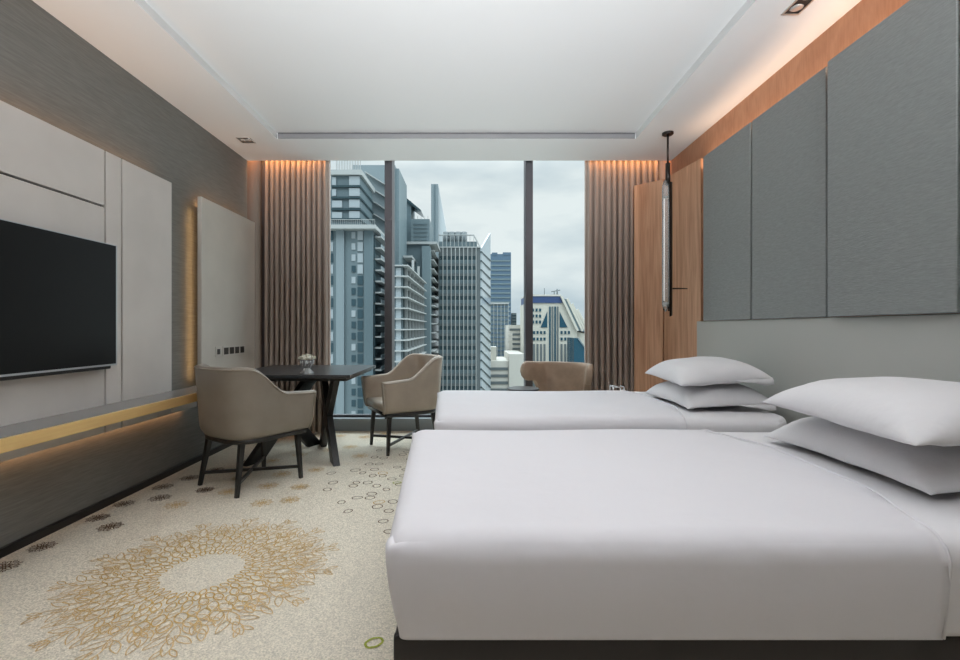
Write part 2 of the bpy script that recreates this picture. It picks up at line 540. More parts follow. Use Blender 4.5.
def build_floor():
    mb = MB()
    mb.box(XL, XR, YB, YW, -0.05, 0.0)
    rnd = random.Random(3)
    cx, cy = -1.235, 2.16
    n = 26
    rings = [(0.192, 0.022, 0.013, 0.0055), (0.232, 0.026, 0.016, 0.0055), (0.276, 0.032, 0.018, 0.005), (0.322, 0.036, 0.021, 0.0046), (0.366, 0.038, 0.024, 0.0044), (0.408, 0.038, 0.026, 0.0042)]
    for k, (r, a, b, w) in enumerate(rings):
        for i in range(30):
            th = 2 * PI * (i + 0.5 * (k % 2)) / 30 + rnd.uniform(-0.01, 0.01)
            rr = r + rnd.uniform(-0.006, 0.006)
            floor_ribbon(mb, oval(cx + rr * math.cos(th), cy + rr * math.sin(th), a, b, th + rnd.uniform(-0.35, 0.35), 14, 0.4), w, 1)
            if k > 1:
                rq, tq = rr + 0.02, th + rnd.uniform(-0.05, 0.05)
                floor_ribbon(mb, oval(cx + rq * math.cos(tq), cy + rq * math.sin(tq), a * 0.8, b * 0.55, th + rnd.choice((-0.7, 0.7)), 10, 0.5), w * 0.8, 2)
    for i in range(15):                              # fifteen pointed leaf sprays round the rim
        th = 2 * PI * i / 15
        for (dr, da, ln, wd, rot) in ((0.480, 0.21, 0.046, 0.020, 0.35), (0.515, 0.21, 0.040, 0.015, 0.0), (0.450, 0.16, 0.044, 0.020, -0.2), (0.445, -0.10, 0.050, 0.020, -0.35), (0.445, 0.10, 0.050, 0.020, 0.35), (0.470, 0.0, 0.058, 0.021, 0.0), (0.505, -0.075, 0.046, 0.016, -0.75),
                                      (0.505, 0.075, 0.046, 0.016, 0.75), (0.545, 0.0, 0.052, 0.018, 0.0), (0.435, 0.21, 0.040, 0.018, 0.9), (0.435, -0.21, 0.040, 0.018, -0.9),
                                      (0.575, -0.04, 0.028, 0.010, -0.5), (0.575, 0.04, 0.028, 0.010, 0.5)):
            rr, tt = dr + rnd.uniform(-0.008, 0.008), th + da + rnd.uniform(-0.015, 0.015)
            floor_ribbon(mb, oval(cx + rr * math.cos(tt), cy + rr * math.sin(tt), ln, wd, tt + rot, 12, 0.65), 0.0042, 2)
    # brown blossoms along the wall, turning gold towards the window
    fl = [(4, 567, 3), (42, 547, 3), (98, 518, 3), (110, 527, 3), (124, 504, 3), (160, 498, 3), (176, 505, 2), (163, 487, 3), (205, 490, 3),
          (228, 492, 2), (262, 503, 1), (290, 500, 1), (268, 486, 2), (300, 487, 1), (240, 478, 2), (215, 470, 3), (282, 474, 2), (316, 470, 1),
          (272, 461, 2), (300, 455, 2), (330, 450, 2), (298, 446, 1), (350, 447, 1), (322, 441, 1), (340, 436, 1), (190, 478, 3), (262, 449, 2),
          (365, 437, 1), (385, 434, 1), (246, 462, 3), (360, 456, 2)]
    for px, py, mi in fl:
        x, y = at_floor(px, py)
        mi = 2 if mi == 1 else mi
        s = 0.052 * rnd.uniform(0.85, 1.1)
        a0 = rnd.uniform(0, 1)
        for k in range(8):
            a = a0 + 2 * PI * k / 8
            floor_ribbon(mb, oval(x + s * 0.72 * math.cos(a), y + s * 0.72 * math.sin(a), s * 0.42, s * 0.17, a, 8), 0.0055 if mi == 3 else 0.0035, mi)
            a += PI / 8
            floor_ribbon(mb, oval(x + s * 0.33 * math.cos(a), y + s * 0.33 * math.sin(a), s * 0.24, s * 0.12, a, 8), 0.005, mi)
            floor_ribbon(mb, oval(x + s * 1.12 * math.cos(a), y + s * 1.12 * math.sin(a), s * 0.2, s * 0.11, a, 8), 0.0045, mi)
    # trail of open rings
    trail = [(62, 238), (72, 290), (40, 328), (118, 398), (155, 447), (205, 373), (235, 236), (270, 188), (325, 188), (195, 222), (300, 218),
             (290, 252), (345, 238), (345, 253), (395, 270), (200, 290), (183, 308), (262, 290), (312, 308), (365, 328), (285, 352), (275, 374),
             (325, 398), (315, 422), (400, 395), (378, 446), (348, 503), (460, 253), (475, 218), (425, 205), (500, 160), (455, 136), (540, 108),
             (325, 112), (300, 150), (510, 110), (480, 120), (530, 190), (490, 285), (380, 560), (440, 300), (520, 140), (350, 155)]
    for px, py in trail:
        x, y = at_floor(320 + px / 5.5, 430 + py / 5.5)
        r = 0.034 * rnd.uniform(0.85, 1.15)
        floor_ribbon(mb, hexring(x, y, r, rnd.uniform(0, 3), rnd.uniform(0.7, 0.95)), 0.006, 3 if rnd.random() < 0.8 else 1)
    x, y = at_floor(374, 643)
    floor_ribbon(mb, hexring(x, y, 0.032, 0.6, 0.75), 0.009, 4)
    x, y = at_floor(397, 483)
    floor_ribbon(mb, hexring(x, y, 0.03, 0.2, 0.8), 0.006, 4)
    return struct('floor', mb, [CARPET, CGOLD, CTAN, CBROWN, CGREEN], weld=False)


build_floor()


def build_ceiling():
    mb = MB()
    e = 0.10
    mb.box(XL, tx0, YB, YC, ZC, ZC + 0.30)
    mb.box(tx1, XR, YB, YC, ZC, ZC + 0.30)
    mb.box(tx0, tx1, ty1, YC, ZC, ZC + 0.30)
    mb.box(tx0, tx1, YB, ty0, ZC, ZC + 0.30)
    mb.box(tx0, tx1, ty0, ty1, ZT, ZC + 0.30)
    struct('ceiling', mb, WHITE, weld=False)
    mb = MB()   # lid of the curtain pocket
    mb.box(XL, XR, YC, YW + 0.03, 3.06, 3.14)
    struct('trim_1', mb, WHITE)


build_ceiling()
mb = MB().box(XL - 0.2, XL, YB, YC, 0, 3.14)
struct('wall_left', mb, GRASS)
mb = MB().box(XL - 0.2, XL, YC, YW + 0.25, 0, 3.14)
struct('wall_left_window_return', mb, mat('brown_wallcovering', (0.15, 0.095, 0.065), 0.7))
mb = MB().box(XR, XR + 0.2, YB, YW + 0.25, 0, 3.14)
struct('wall_right', mb, WOODWALL)
mb = MB().box(XL - 0.2, XR + 0.2, YB - 0.2, YB, 0, 3.14)
struct('wall_back', mb, wood_mat('dark_walnut', (0.05, 0.03, 0.02), (0.09, 0.055, 0.035)))
mb = MB().box(XL, XL + 0.022, YB, YW, 0, 0.045)
struct('baseboard_left', mb, DARKBASE, bevel=0.002)

# window wall: curb, frame, mullions and one pane per bay
mb = MB().box(XL, XR, YW, YW + 0.25, -0.1, 0.14)
mb.box(XL, XR, YW - 0.03, YW, 0.115, 0.14)
struct('wall_window_curb', mb, CURB)
xm = [XL, -0.90, 0.615, XR]
for i in range(3):
    a, b = xm[i], xm[i + 1]
    mb = MB()
    mb.box(a, a + 0.036, YW + 0.05, YW + 0.11, 0.14, 3.06)
    mb.box(b - 0.036, b, YW + 0.05, YW + 0.11, 0.14, 3.06)
    mb.box(a + 0.036, b - 0.036, YW + 0.05, YW + 0.11, 0.14, 0.165)
    win = struct('window_%d' % (i + 1), mb, FRAME)
    struct('window_pane', MB().box(a + 0.03, b - 0.03, YW + 0.075, YW + 0.087, 0.165, 3.05), GLASS, win)
for i, x in enumerate(xm[1:3]):
    mb = MB().box(x - 0.040, x + 0.040, YW - 0.06, YW + 0.12, 0.14, 3.06)
    struct('trim_%d' % (i + 2), mb, FRAME, bevel=0.004)


# ------------------------------------------------------------------ left wall: panels, shelf, television
XP = -2.20
t = thing('wall_panel', 'large greige leather wall panel in seamed sections behind the television', 'wall panel', (XL, 1.3, 0.486))
g = 0.006
y0, y1 = -0.8, 3.45
secs = [(y0, 2.82, 0.486, 0.775), (y0, 2.82, 0.778, 1.847), (y0, 2.82, 1.847, 2.19), (2.82, 2.954, 0.486, 2.19), (2.954, y1, 0.486, 2.19)]
secs = [(y0, 2.82, 0.486, 1.847), (y0, 2.82, 1.847, 2.19), (2.82, 2.954, 0.486, 2.19), (2.954, y1, 0.486, 2.19), (3.45, 3.765, 0.486, 0.612)]
for a, b, c, d in secs:
    obj('panel_section', MB().box(XP - 0.03, XP, a + g, b - g, c + g, d - g), LEATHERP, t, bevel=0.003)
obj('backing_board', MB().box(XP - 0.045, XP - 0.0285, y0 + 0.002, y1 - 0.002, 0.49, 2.186), SEAM, t)
obj('spacer', MB().box(XL, XP - 0.044, 1.0, 1.1, 0.8, 1.9), SEAM, t)

t = thing('wall_panel', 'narrower taupe leather wall panel beside the curtain, with sockets on it', 'wall panel', (XL, 4.27, 0.0))
obj('panel_section', MB().box(XP - 0.035, XP, 3.824, 4.765, 0.60, 2.19), DESKP, t, bevel=0.004)
obj('spacer', MB().box(XL, XP - 0.034, 4.2, 4.3, 0.8, 1.9), SEAM, t)

# switches and sockets on that panel
zs = EYE - 22.5 * 4.0 / F
t = thing('wall_switch', 'small square switch plate left of the socket strip on the taupe panel', 'switch', (XP, 4.07, 0.87))
obj('plate', MB().box(XP, XP + 0.006, 4.025, 4.115, 0.87, 0.96), PLATEM, t, bevel=0.002)
obj('rocker', MB().box(XP + 0.006, XP + 0.010, 4.05, 4.09, 0.892, 0.938), SOCKET, t, bevel=0.001)
t = thing('socket_strip', 'long metal plate with a row of dark sockets on the taupe panel', 'socket', (XP, 4.34, 0.87))
pl_ = obj('plate', MB().box(XP, XP + 0.006, 4.145, 4.545, 0.87, 0.96), PLATEM, t, bevel=0.002)
for k in range(4):
    a = 4.16 + k * 0.097
    obj('socket', MB().box(XP + 0.006, XP + 0.010, a, a + 0.07, 0.885, 0.945), SOCKET, pl_, bevel=0.001)

# floating shelf
t = thing('wall_shelf', 'long grey floating shelf with a brass front edge under the television', 'shelf', (XP, 1.4, 0.605))
obj('shelf_board', MB().box(XP, -1.975, -0.8, 3.76, 0.612, 0.66), SHELFM, t, bevel=0.002)
obj('front_edge', MB().box(-1.975, -1.955, -0.8, 3.76, 0.598, 0.657), BRASS, t, bevel=0.002)

# television
t = thing('television', 'wide flat black television hanging on the leather wall panel', 'television', (-2.16, 2.14, 0.898))
obj('screen', MB().box(-2.145, -2.13, 1.508, 2.812, 0.908, 1.610), TVBLACK, t)
mb = MB().box(-2.150, -2.128, 1.50, 2.82, 0.898, 0.908).box(-2.150, -2.129, 1.50, 1.508, 0.908, 1.61).box(-2.150, -2.129, 2.812, 2.82, 0.908, 1.61).box(-2.150, -2.129, 1.50, 2.82, 1.61, 1.614)
obj('bezel', mb, TVEDGE, t)
obj('back_housing', MB().box(XP, -2.150, 1.54, 2.80, 0.878, 1.56), TVBACK, t, bevel=0.004)

# ------------------------------------------------------------------ right wall: headboard, fabric panels, wood screen
obj_ = obj('headboard', MB().box(1.955, XR, -0.6, 4.09, 0.0, 1.178), HEADB, bevel=0.004)
tag(obj_, 'long plain grey leather headboard running behind both beds', 'headboard')
labels = ['textured blue-grey fabric wall panel nearest the wooden screen', 'middle textured blue-grey fabric wall panel above the headboard',
          'textured blue-grey fabric wall panel nearest the camera, widest in view', 'textured blue-grey fabric wall panel cut off at the right photo edge']
for k, (a, b, x, z1) in enumerate([(3.278, 3.947, 1.94, 2.556), (2.578, 3.258, 1.94, 2.556), (1.856, 2.535, 1.915, 2.556), (-0.6, 1.838, 1.915, 2.556)]):
    t = obj('fabric_panel', MB().box(x, x + 0.035, a, b, 1.180, z1), FABP, bevel=0.005)
    tag(t, labels[k], 'wall panel', 'fabric panels over the headboard')
    obj('mounting_batten', MB().box(x + 0.034, XR, a + 0.1, b - 0.1, 1.6, 1.65), SEAM, t)

t = thing('wood_screen', 'tall two-leaf oak screen standing angled at the right curtain', 'screen', (1.9, 4.6, 0))


def leaf(p, q, name='leaf', z1=2.60):
    p, q = Vector((*p, 0)), Vector((*q, 0))
    d = (q - p).normalized()
    nrm = Vector((-d.y, d.x, 0)) * 0.035
    if nrm.x < 0:
        nrm = -nrm
    mb = MB().prism([p, q, q + nrm, p + nrm], (0, 0, z1))
    return obj(name, mb, WOOD, t, bevel=0.002)


leaf((1.685, 4.885), (1.90, 4.675), 'screen_leaf')
leaf((1.905, 4.665), (1.995, 4.10), 'screen_leaf')
for z in (0.4, 1.3, 2.2):
    obj('hinge', MB().tube([(1.902, 4.665, z), (1.902, 4.665, z + 0.09)], 0.007, 8), BRONZE, t)


# ------------------------------------------------------------------ curtains
def curtain(xa, xb, yc, folds, label, seed, lining_side):
    rnd = random.Random(seed)
    n = folds * 12
    zs_ = [0.015, 0.3, 0.8, 1.4, 2.0, 2.5, 2.75, 3.03]
    ph = [rnd.uniform(-0.25, 0.25) for _ in range(folds + 2)]
    am = [rnd.uniform(0.75, 1.15) for _ in range(folds + 2)]
    vs_, fs_ = [], []
    for j, z in enumerate(zs_):
        for i in range(n + 1):
            u = i / n * folds
            k = int(u)
            fr = u - k
            a_ = am[k] * (1 - fr) + am[k + 1] * fr
            p_ = ph[k] * (1 - fr) + ph[k + 1] * fr
            zz = 1 - z / 2.93
            amp = 0.052 * a_ * (0.75 + 0.35 * zz)
            tt = 2 * PI * (u + p_ * 0.35 * (0.3 + zz))
            x = xa + (xb - xa) * i / n + 0.35 * amp * math.sin(2 * tt) * 0.6
            y = yc + amp * math.cos(tt) + 0.008 * math.sin(3.1 * u + 2 * z)
            vs_.append((x, y, z))
    for j in range(len(zs_) - 1):
        for i in range(n):
            a = j * (n + 1) + i
            fs_.append((a, a + 1, a + n + 2, a + n + 1))
    mb = MB()
    mb.add(vs_, fs_, True)
    t_ = thing('curtain', label, 'curtain', ((xa + xb) / 2, yc, 0.0))
    c = obj('drape', mb, CURT, t_)
    s = c.modifiers.new('thickness', 'SOLIDIFY')
    s.thickness = 0.004
    xe = xb if lining_side > 0 else xa
    mb = MB()
    mb.beam((xe, yc + 0.055, 0.02), (xe, yc + 0.055, 3.03), 0.012, 0.02, up=(0, 1, 0))
    obj('lining_edge', mb, LINING, t_)
    obj('track', MB().box(xa - 0.02, xb + 0.02, yc - 0.012, yc + 0.012, 3.035, 3.06), WHITE, t_)


curtain(-2.19, -1.52, 4.97, 12, 'taupe pleated curtain hanging left of the window, behind the table', 5, 1)
curtain(1.21, 1.97, 4.97, 12, 'taupe pleated curtain hanging right of the window, by the wooden screen', 8, -1)


# ------------------------------------------------------------------ beds
def bed(yn, yf, xfoot, label, xf=1.20, skew=0.0, fold_bend=0.10):
    root = thing('bed', label, 'bed', ((xfoot + 1.95) / 2, (yn + yf) / 2, 0))
    xh = 1.85
    obj('bed_base', MB().rbox(xfoot + 0.02, xh, yn + 0.03, yf - 0.03, 0.05, 0.372, 0.02), BEDBASE, root)
    for sx in (xfoot + 0.25, xh - 0.25):
        for sy in (yn + 0.2, yf - 0.2):
            obj('bed_foot', MB().tube([(sx, sy, 0), (sx, sy, 0.055)], 0.03, 12), DARKBASE, root)

    def warp(p):
        z = (p.z - 0.38) / 0.24
        bul = 0.010 * math.sin(PI * max(0, min(1, z)))
        dx = 0.0
        if p.x < xfoot + 0.25:
            dx = -skew * (p.y - yn) / (yf - yn) * (1 - sstep((p.x - xfoot) / 0.25))
            dx += 0.034 * (1 - z) * (1 - sstep((p.x - xfoot) / 0.2)) - bul * 0.5
        dy = 0.0
        if p.y < yn + 0.12:
            dy = (0.012 * (1 - z) - bul) * (1 - sstep((p.y - yn) / 0.12))
        if p.y > yf - 0.12:
            dy = -(0.012 * (1 - z) - bul) * sstep((p.y - yf + 0.12) / 0.12)
        e_ = min(p.y - yn, yf - p.y)
        if e_ < 0.2:
            lim = xh - 0.13 * (1 - max(e_, 0) / 0.2) ** 2
            t0 = xh - 0.4
            if p.x > t0:
                dx += (p.x - t0) / (xh - t0) * (lim - xh)
        dz = 0.0035 * math.sin(p.x * 5.1 + p.y * 3) * math.sin(p.y * 4.3 + 1) * (z > 0.9)
        return Vector((p.x + dx, p.y + dy, p.z + dz))
    # mattress in its sheet, seen at the head end, and the white cover over the rest
    obj('mattress', MB().rbox(xfoot + 0.04, xh, yn + 0.008, yf - 0.008, 0.372, 0.613, 0.055, 0.0, 16, lambda p: warp(p)), SHEET, root)
    mbc = MB().rbox(xfoot, xf + 0.3, yn, yf, 0.368, 0.622, 0.062, 0.0, 26, warp)
    # trim the cover at its head end along a line that bends towards the foot near the sides
    me_v = mbc.v

    def edge(y, z):
        e = min(y - yn, yf - y)
        return xf - fold_bend * (1 - sstep(e / 0.42)) - 0.0 * z
    mbc.v = [(min(v[0], edge(v[1], v[2])), v[1], v[2]) for v in me_v]
    c = obj('bed_cover', mbc, LINEN, root)
    # rolled hem of the cover
    prof = []
    N_ = 60
    rr = 0.062
    path2 = [(yn, 0.372), (yn, 0.56)]
    for k in range(1, 7):
        a = k / 6 * PI / 2
        path2.append((yn + rr - rr * math.cos(a), 0.56 + rr * math.sin(a)))
    for k in range(1, 21):
        path2.append((yn + rr + (yf - yn - 2 * rr) * k / 20, 0.622))
    for k in range(1, 7):
        a = PI / 2 * (1 - k / 6)
        path2.append((yf - rr + rr * math.cos(a), 0.56 + rr * math.sin(a)))
    path2.append((yf, 0.372))
    pts = []
    for (y, z) in path2:
        p = warp(Vector((edge(y, z), y, z)))
        pts.append((p.x, p.y, p.z))
    obj('cover_hem', MB().tube(pts, 0.0045, 8), LINEN, c)
    return root


bed(1.12, 2.355, -0.213, 'nearer white-covered bed, filling the lower right of the view', 1.25, 0.09, 0.115)
bed(2.61, 3.79, -0.215, 'farther white-covered bed, between the near bed and the window', 1.29, 0.07, 0.10)


def pillow(name_label, group, cx, cy, cz, lx, ly, h, rz, tilt=(0, 0), seed=0, seam=0.30):
    rnd = random.Random(seed)
    root = thing('pillow', name_label, 'pillow', (cx, cy, cz), rz, group, local=True)
    root.rotation_euler = (tilt[0], tilt[1], rz)
    n = 28
    ph = [rnd.uniform(0, 6) for _ in range(6)]

    def top(u, v):
        e = (1 - abs(u) ** 3.0) * (1 - abs(v) ** 3.0)
        return max(e, 0) ** 0.5
    mb = MB()
    for sgn in (1, -1):
        vs_ = []
        for i in range(n + 1):
            for j in range(n + 1):
                u = math.sin(PI / 2 * (-1 + 2 * i / n))
                v = math.sin(PI / 2 * (-1 + 2 * j / n))
                pin = 0.075
                x = lx / 2 * u * (1 - pin * (1 - abs(v) ** 2.0) * abs(u) ** 3)
                y = ly / 2 * v * (1 - pin * 0.7 * (1 - abs(u) ** 2.0) * abs(v) ** 3)
                z = top(u, v) * (h * (1 - seam) if sgn > 0 else -h * seam)
                edge_ = (abs(u) ** 4 + abs(v) ** 4)
                z += sgn * 0.0055 * top(u, v) * math.sin(9 * u + ph[0] + 3 * v) * math.sin(7 * v + ph[1]) * (0.4 + edge_)
                # creases running in from the corners
                z += sgn * 0.006 * top(u, v) * math.sin(16 * (abs(u) - abs(v)) + ph[2]) * max(0, min(1, (abs(u) * abs(v) - 0.25) * 2))
                vs_.append((x, y, z + h * seam - h * 0.07 * (abs(u) * abs(v)) ** 3))
        fs_ = [(i * (n + 1) + j, i * (n + 1) + j + 1, (i + 1) * (n + 1) + j + 1, (i + 1) * (n + 1) + j) for i in range(n) for j in range(n)]
        mb.add(vs_, fs_, True)
    body = obj('pillow_body', mb, PILLOW, root)
    # open hem of the pillowcase beyond the near short end
    mb = MB()
    x0, x1 = 0.02, lx / 2 * 0.99
    vs_ = []
    m_ = 14
    for i in range(m_ + 1):
        x = x0 + (x1 - x0) * i / m_
        k = sstep(i / m_)
        ye = -ly / 2 * (0.995 - 0.045 * (1 - (x / (lx / 2)) ** 2))
        for j, (dy, dz) in enumerate(((0.02, 0), (0, -0.004), (-0.012 * k, -0.016 * k - 0.002), (-0.014 * k, -0.040 * k - 0.003))):
            vs_.append((x, ye + dy, h * seam + dz - h * 0.03 + 0.003 * math.sin(i)))
    fs_ = [(i * 4 + j, i * 4 + j + 1, (i + 1) * 4 + j + 1, (i + 1) * 4 + j) for i in range(m_) for j in range(3)]
    mb.add(vs_, fs_, True)
    hem = obj('pillowcase_hem', mb, PILLOW, body)
    s = hem.modifiers.new('thickness', 'SOLIDIFY')
    s.thickness = 0.003
    return root


gp = 'pillows stacked two high on each bed'
pillow('lower pillow of the stack on the nearer bed', gp, 1.600, 1.735, 0.627, 0.58, 0.74, 0.152, R(2), (R(0), R(-1)), 1, 0.17)
pillow('upper pillow of the stack on the nearer bed', gp, 1.520, 1.630, 0.776, 0.60, 0.70, 0.160, R(-1), (R(1), R(-2)), 2)
pillow('lower pillow of the stack on the farther bed', gp, 1.548, 3.150, 0.632, 0.53, 0.68, 0.142, R(1), (R(0), R(-3)), 3, 0.20)
pillow('upper pillow of the stack on the farther bed', gp, 1.538, 3.140, 0.768, 0.54, 0.68, 0.150, R(-3), (R(1), R(-5)), 4)


# ------------------------------------------------------------------ tub armchairs at the table
def armchair(label, loc, rz, CHAIRL=CHAIRL):
    root = thing('armchair', label, 'chair', loc, rz, 'tub armchairs at the dark table', local=True)
    # plan path: from left arm front round the back to the right arm front; +Y is forward
    W, YF, YBK = 0.295, 0.290, -0.295
    path = []
    nstr, narc = 10, 26
    yc_ = -0.02
    for i in range(nstr):
        path.append((-W, YF + (yc_ - YF) * i / nstr))
    for i in range(narc + 1):
        a = PI + PI * i / narc
        ex = 0.62
        cx_, sy_ = math.cos(a), math.sin(a)
        path.append((W * math.copysign(abs(cx_) ** ex, cx_), yc_ + (yc_ - YBK) * math.copysign(abs(sy_) ** ex, sy_)))
    for i in range(1, nstr + 1):
        path.append((W, yc_ + (YF - yc_) * i / nstr))
    n = len(path)
    ds = [0]
    for i in range(1, n):
        ds.append(ds[-1] + math.dist(path[i], path[i - 1]))
    tot = ds[-1]

    def ztop(y):
        # high across the back, sweeping down to low arms
        k = sstep((y + 0.21) / 0.30)
        return 0.866 - 0.193 * k - 0.012 * sstep((y - 0.08) / 0.2)
    th = 0.048
    vs_, rim_out, rim_in = [], [], []
    m_ = 0
    rows = []
    for i in range(n):
        p = Vector(path[i])
        q0, q1 = Vector(path[max(i - 1, 0)]), Vector(path[min(i + 1, n - 1)])
        tdir = (q1 - q0).normalized()
        nrm = Vector((tdir.y, -tdir.x))          # outward
        if nrm.dot(p - Vector((0, 0.02))) < 0:
            nrm = -nrm
        zt = ztop(p.y)
        row = []
        zb = 0.372
        fwd = 0.0

        def P(off, z):
            fl = 0.034 * (z - zb) / (0.86 - zb) - 0.030 * (1 - min(1, (z - zb) / 0.07)) ** 2
            ln = 0.030 * (z - zb) / 0.3 * sstep((p.y - 0.1) / 0.18)   # arm fronts lean forward
            return (p.x + nrm.x * (off + fl), p.y + nrm.y * (off + fl) + ln, z)
        zz = [zb, zb + 0.012, zb + 0.03, zb + 0.06, zb + 0.12]
        for z in zz:
            row.append(P(0, z))
        for k in range(1, 6):
            z = zz[-1] + (zt - th / 2 - zz[-1]) * k / 5
            row.append(P(0, z))
        for k in range(1, 6):
            a = PI * k / 6
            row.append(P(-th / 2 + th / 2 * math.cos(a), zt - th / 2 + th / 2 * math.sin(a) * 0.8))
        for k in range(0, 5):
            z = zt - th / 2 + (0.40 - zt + th / 2) * k / 4
            row.append(P(-th - 0.006 * math.sin(PI * k / 4), z))
        row.append(P(-th, zb))
        rows.append(row)
        rim_out.append(P(0.0015, zt - th / 2 + 0.002))
    mb = MB()
    nr = len(rows[0])
    allv = [p for r_ in rows for p in r_]
    fs_ = []
    for i in range(n - 1):
        for j in range(nr):
            fs_.append((i * nr + j, i * nr + (j + 1) % nr, (i + 1) * nr + (j + 1) % nr, (i + 1) * nr + j))
    mb.add(allv, fs_, True)
    mb.add(rows[0], [tuple(range(nr))])
    mb.add(rows[-1], [tuple(range(nr - 1, -1, -1))])
    shell = obj('backrest_shell', mb, CHAIRL, root)
    obj('piping', MB().tube(rim_out, 0.0045, 8).tube([rows[0][k] for k in range(0, 10)], 0.004, 6).tube([rows[-1][k] for k in range(0, 10)], 0.004, 6), CHAIRP, shell)

    # seat cushion and black seat frame follow the same plan
    def plan(inset, front):
        pts = [(x * (1 - inset / W), (y if y > yc_ else yc_ + (y - yc_) * (1 - inset / 0.265))) for x, y in path]
        pts = [(x, min(y, front)) for x, y in pts]
        return pts

    def layer_stack(mb, layers):
        prev = None
        k0 = len(mb.v)
        vs2, fs2 = [], []
        for (ins, fr, z) in layers:
            pl = plan(ins, fr)
            vs2 += [(x, y, z) for x, y in pl]
        L = len(path)
        for a in range(len(layers) - 1):
            for i in range(L):
                fs2.append((a * L + i, a * L + (i + 1) % L, (a + 1) * L + (i + 1) % L, (a + 1) * L + i))
        mb.add(vs2, fs2, True)
        mb.add(vs2[:L], [tuple(range(L - 1, -1, -1))])
        mb.add(vs2[-L:], [tuple(range(L))])
        return mb
    obj('seat_cushion', layer_stack(MB(), [(0.055, 0.262, 0.374), (0.052, 0.280, 0.385), (0.052, 0.292, 0.41), (0.052, 0.290, 0.435), (0.058, 0.275, 0.452), (0.10, 0.23, 0.458)]), CHAIRL, root)
    obj('seat_frame', layer_stack(MB(), [(0.032, 0.262, 0.340), (0.026, 0.268, 0.343), (0.026, 0.268, 0.372)]), EBONY, root)
    legs = [(-0.215, 0.225, -0.232, 0.245), (0.215, 0.225, 0.232, 0.245), (-0.200, -0.200, -0.232, -0.252), (0.200, -0.200, 0.232, -0.252)]
    for (xa, ya, xb, yb) in legs:
        obj('leg', MB().beam((xa, ya, 0.345), (xb, yb, 0.0), 0.036, 0.036, 0.024, 0.024, up=(0, 1, 0)), EBONY, root, bevel=0.002)
    z = 0.088

    def lp(k, z_):
        xa, ya, xb, yb = legs[k]
        s = z_ / 0.345
        return (xb + (xa - xb) * s, yb + (ya - yb) * s, z_)
    obj('stretcher', MB().beam(lp(0, z), lp(3, z), 0.018, 0.022), EBONY, root, bevel=0.001)
    obj('stretcher', MB().beam(lp(1, z + 0.001), lp(2, z + 0.001), 0.018, 0.022), EBONY, root, bevel=0.001)
    return root


armchair('taupe leather tub armchair with its back to the camera, beside the wall shelf', (-1.605, 3.43, 0), R(57 - 90))
armchair('taupe leather tub armchair, lightened for window light, facing the table, at the foot of the far bed', (-0.640, 4.435, 0), R(210 - 90), mat('taupe_leather_window_lit', (0.40, 0.335, 0.268), 0.42, noise=((7, 7, 7), 0.07, 3)))  # lighter copy of the taupe leather, window light put into its colour


# ------------------------------------------------------------------ table with crossed plank legs
t = thing('table', 'dark square table on crossed plank legs in front of the curtain', 'table', (-1.47, 4.2, 0))
obj('tabletop', MB().box(-1.98, -0.96, 3.70, 4.70, 0.722, 0.75), TABLET, t, bevel=0.003)
obj('apron', MB().box(-1.94, -1.00, 3.735, 4.665, 0.697, 0.7215), EBONY, t, bevel=0.002)


def plank(a, b, w=0.085, th_=0.05):
    a, b = Vector(a), Vector(b)
    h = Vector((b.x - a.x, b.y - a.y, 0)).normalized()
    s = Vector((-h.y, h.x, 0)) * th_ / 2
    poly = [a - h * w / 2 - s, a + h * w / 2 - s, b + h * w / 2 - s, b - h * w / 2 - s]
    return MB().prism(poly, s * 2)


for xf_, xb_ in ((-1.13, -1.43), (-1.81, -1.51)):
    fpt, bpt = (xf_, 3.88), (xb_, 4.50)
    obj('crossed_leg', plank((*fpt, 0), (*bpt, 0.697), 0.165, 0.055), EBONY, t, bevel=0.003)
    obj('crossed_leg', plank((*bpt, 0), (*fpt, 0.697), 0.165, 0.050), EBONY, t, bevel=0.003)

# crystal vase of white flowers on the table
vx, vy = -1.355, 3.86
t = thing('vase', 'small cut-crystal footed vase on the dark table', 'vase', (vx, vy, 0.75))
mb = MB().lathe([(0.052, 0.0), (0.050, 0.006), (0.030, 0.030), (0.024, 0.042), (0.040, 0.060), (0.054, 0.085), (0.056, 0.105), (0.050, 0.128),
                 (0.046, 0.128), (0.050, 0.105), (0.048, 0.085), (0.034, 0.062), (0.004, 0.050)], (vx, vy, 0.75), 20, False, 0.04)
vb = obj('vase_bowl', mb, CRYSTAL, t)
rnd = random.Random(12)
mbf = MB()
for k in range(12):
    a = 2 * PI * k / 12
    mbf.tube([(vx + 0.049 * math.cos(a), vy + 0.049 * math.sin(a), 0.81), (vx + 0.058 * math.cos(a + 0.26), vy + 0.058 * math.sin(a + 0.26), 0.855)], 0.0016, 5)
obj('cut_pattern', mbf, mat('cut_facets', (0.85, 0.86, 0.87), 0.3), vb)
t = thing('flower_arrangement', 'low dome of white flowers in the crystal vase', 'flowers', (vx, vy, 0.862))
pts = [(0, 0, 0.022)] + [(0.030 * math.cos(2 * PI * k / 5), 0.030 * math.sin(2 * PI * k / 5), 0.014) for k in range(5)] + \
      [(0.055 * math.cos(2 * PI * k / 9 + 0.2), 0.055 * math.sin(2 * PI * k / 9 + 0.2), 0.0) for k in range(9)]
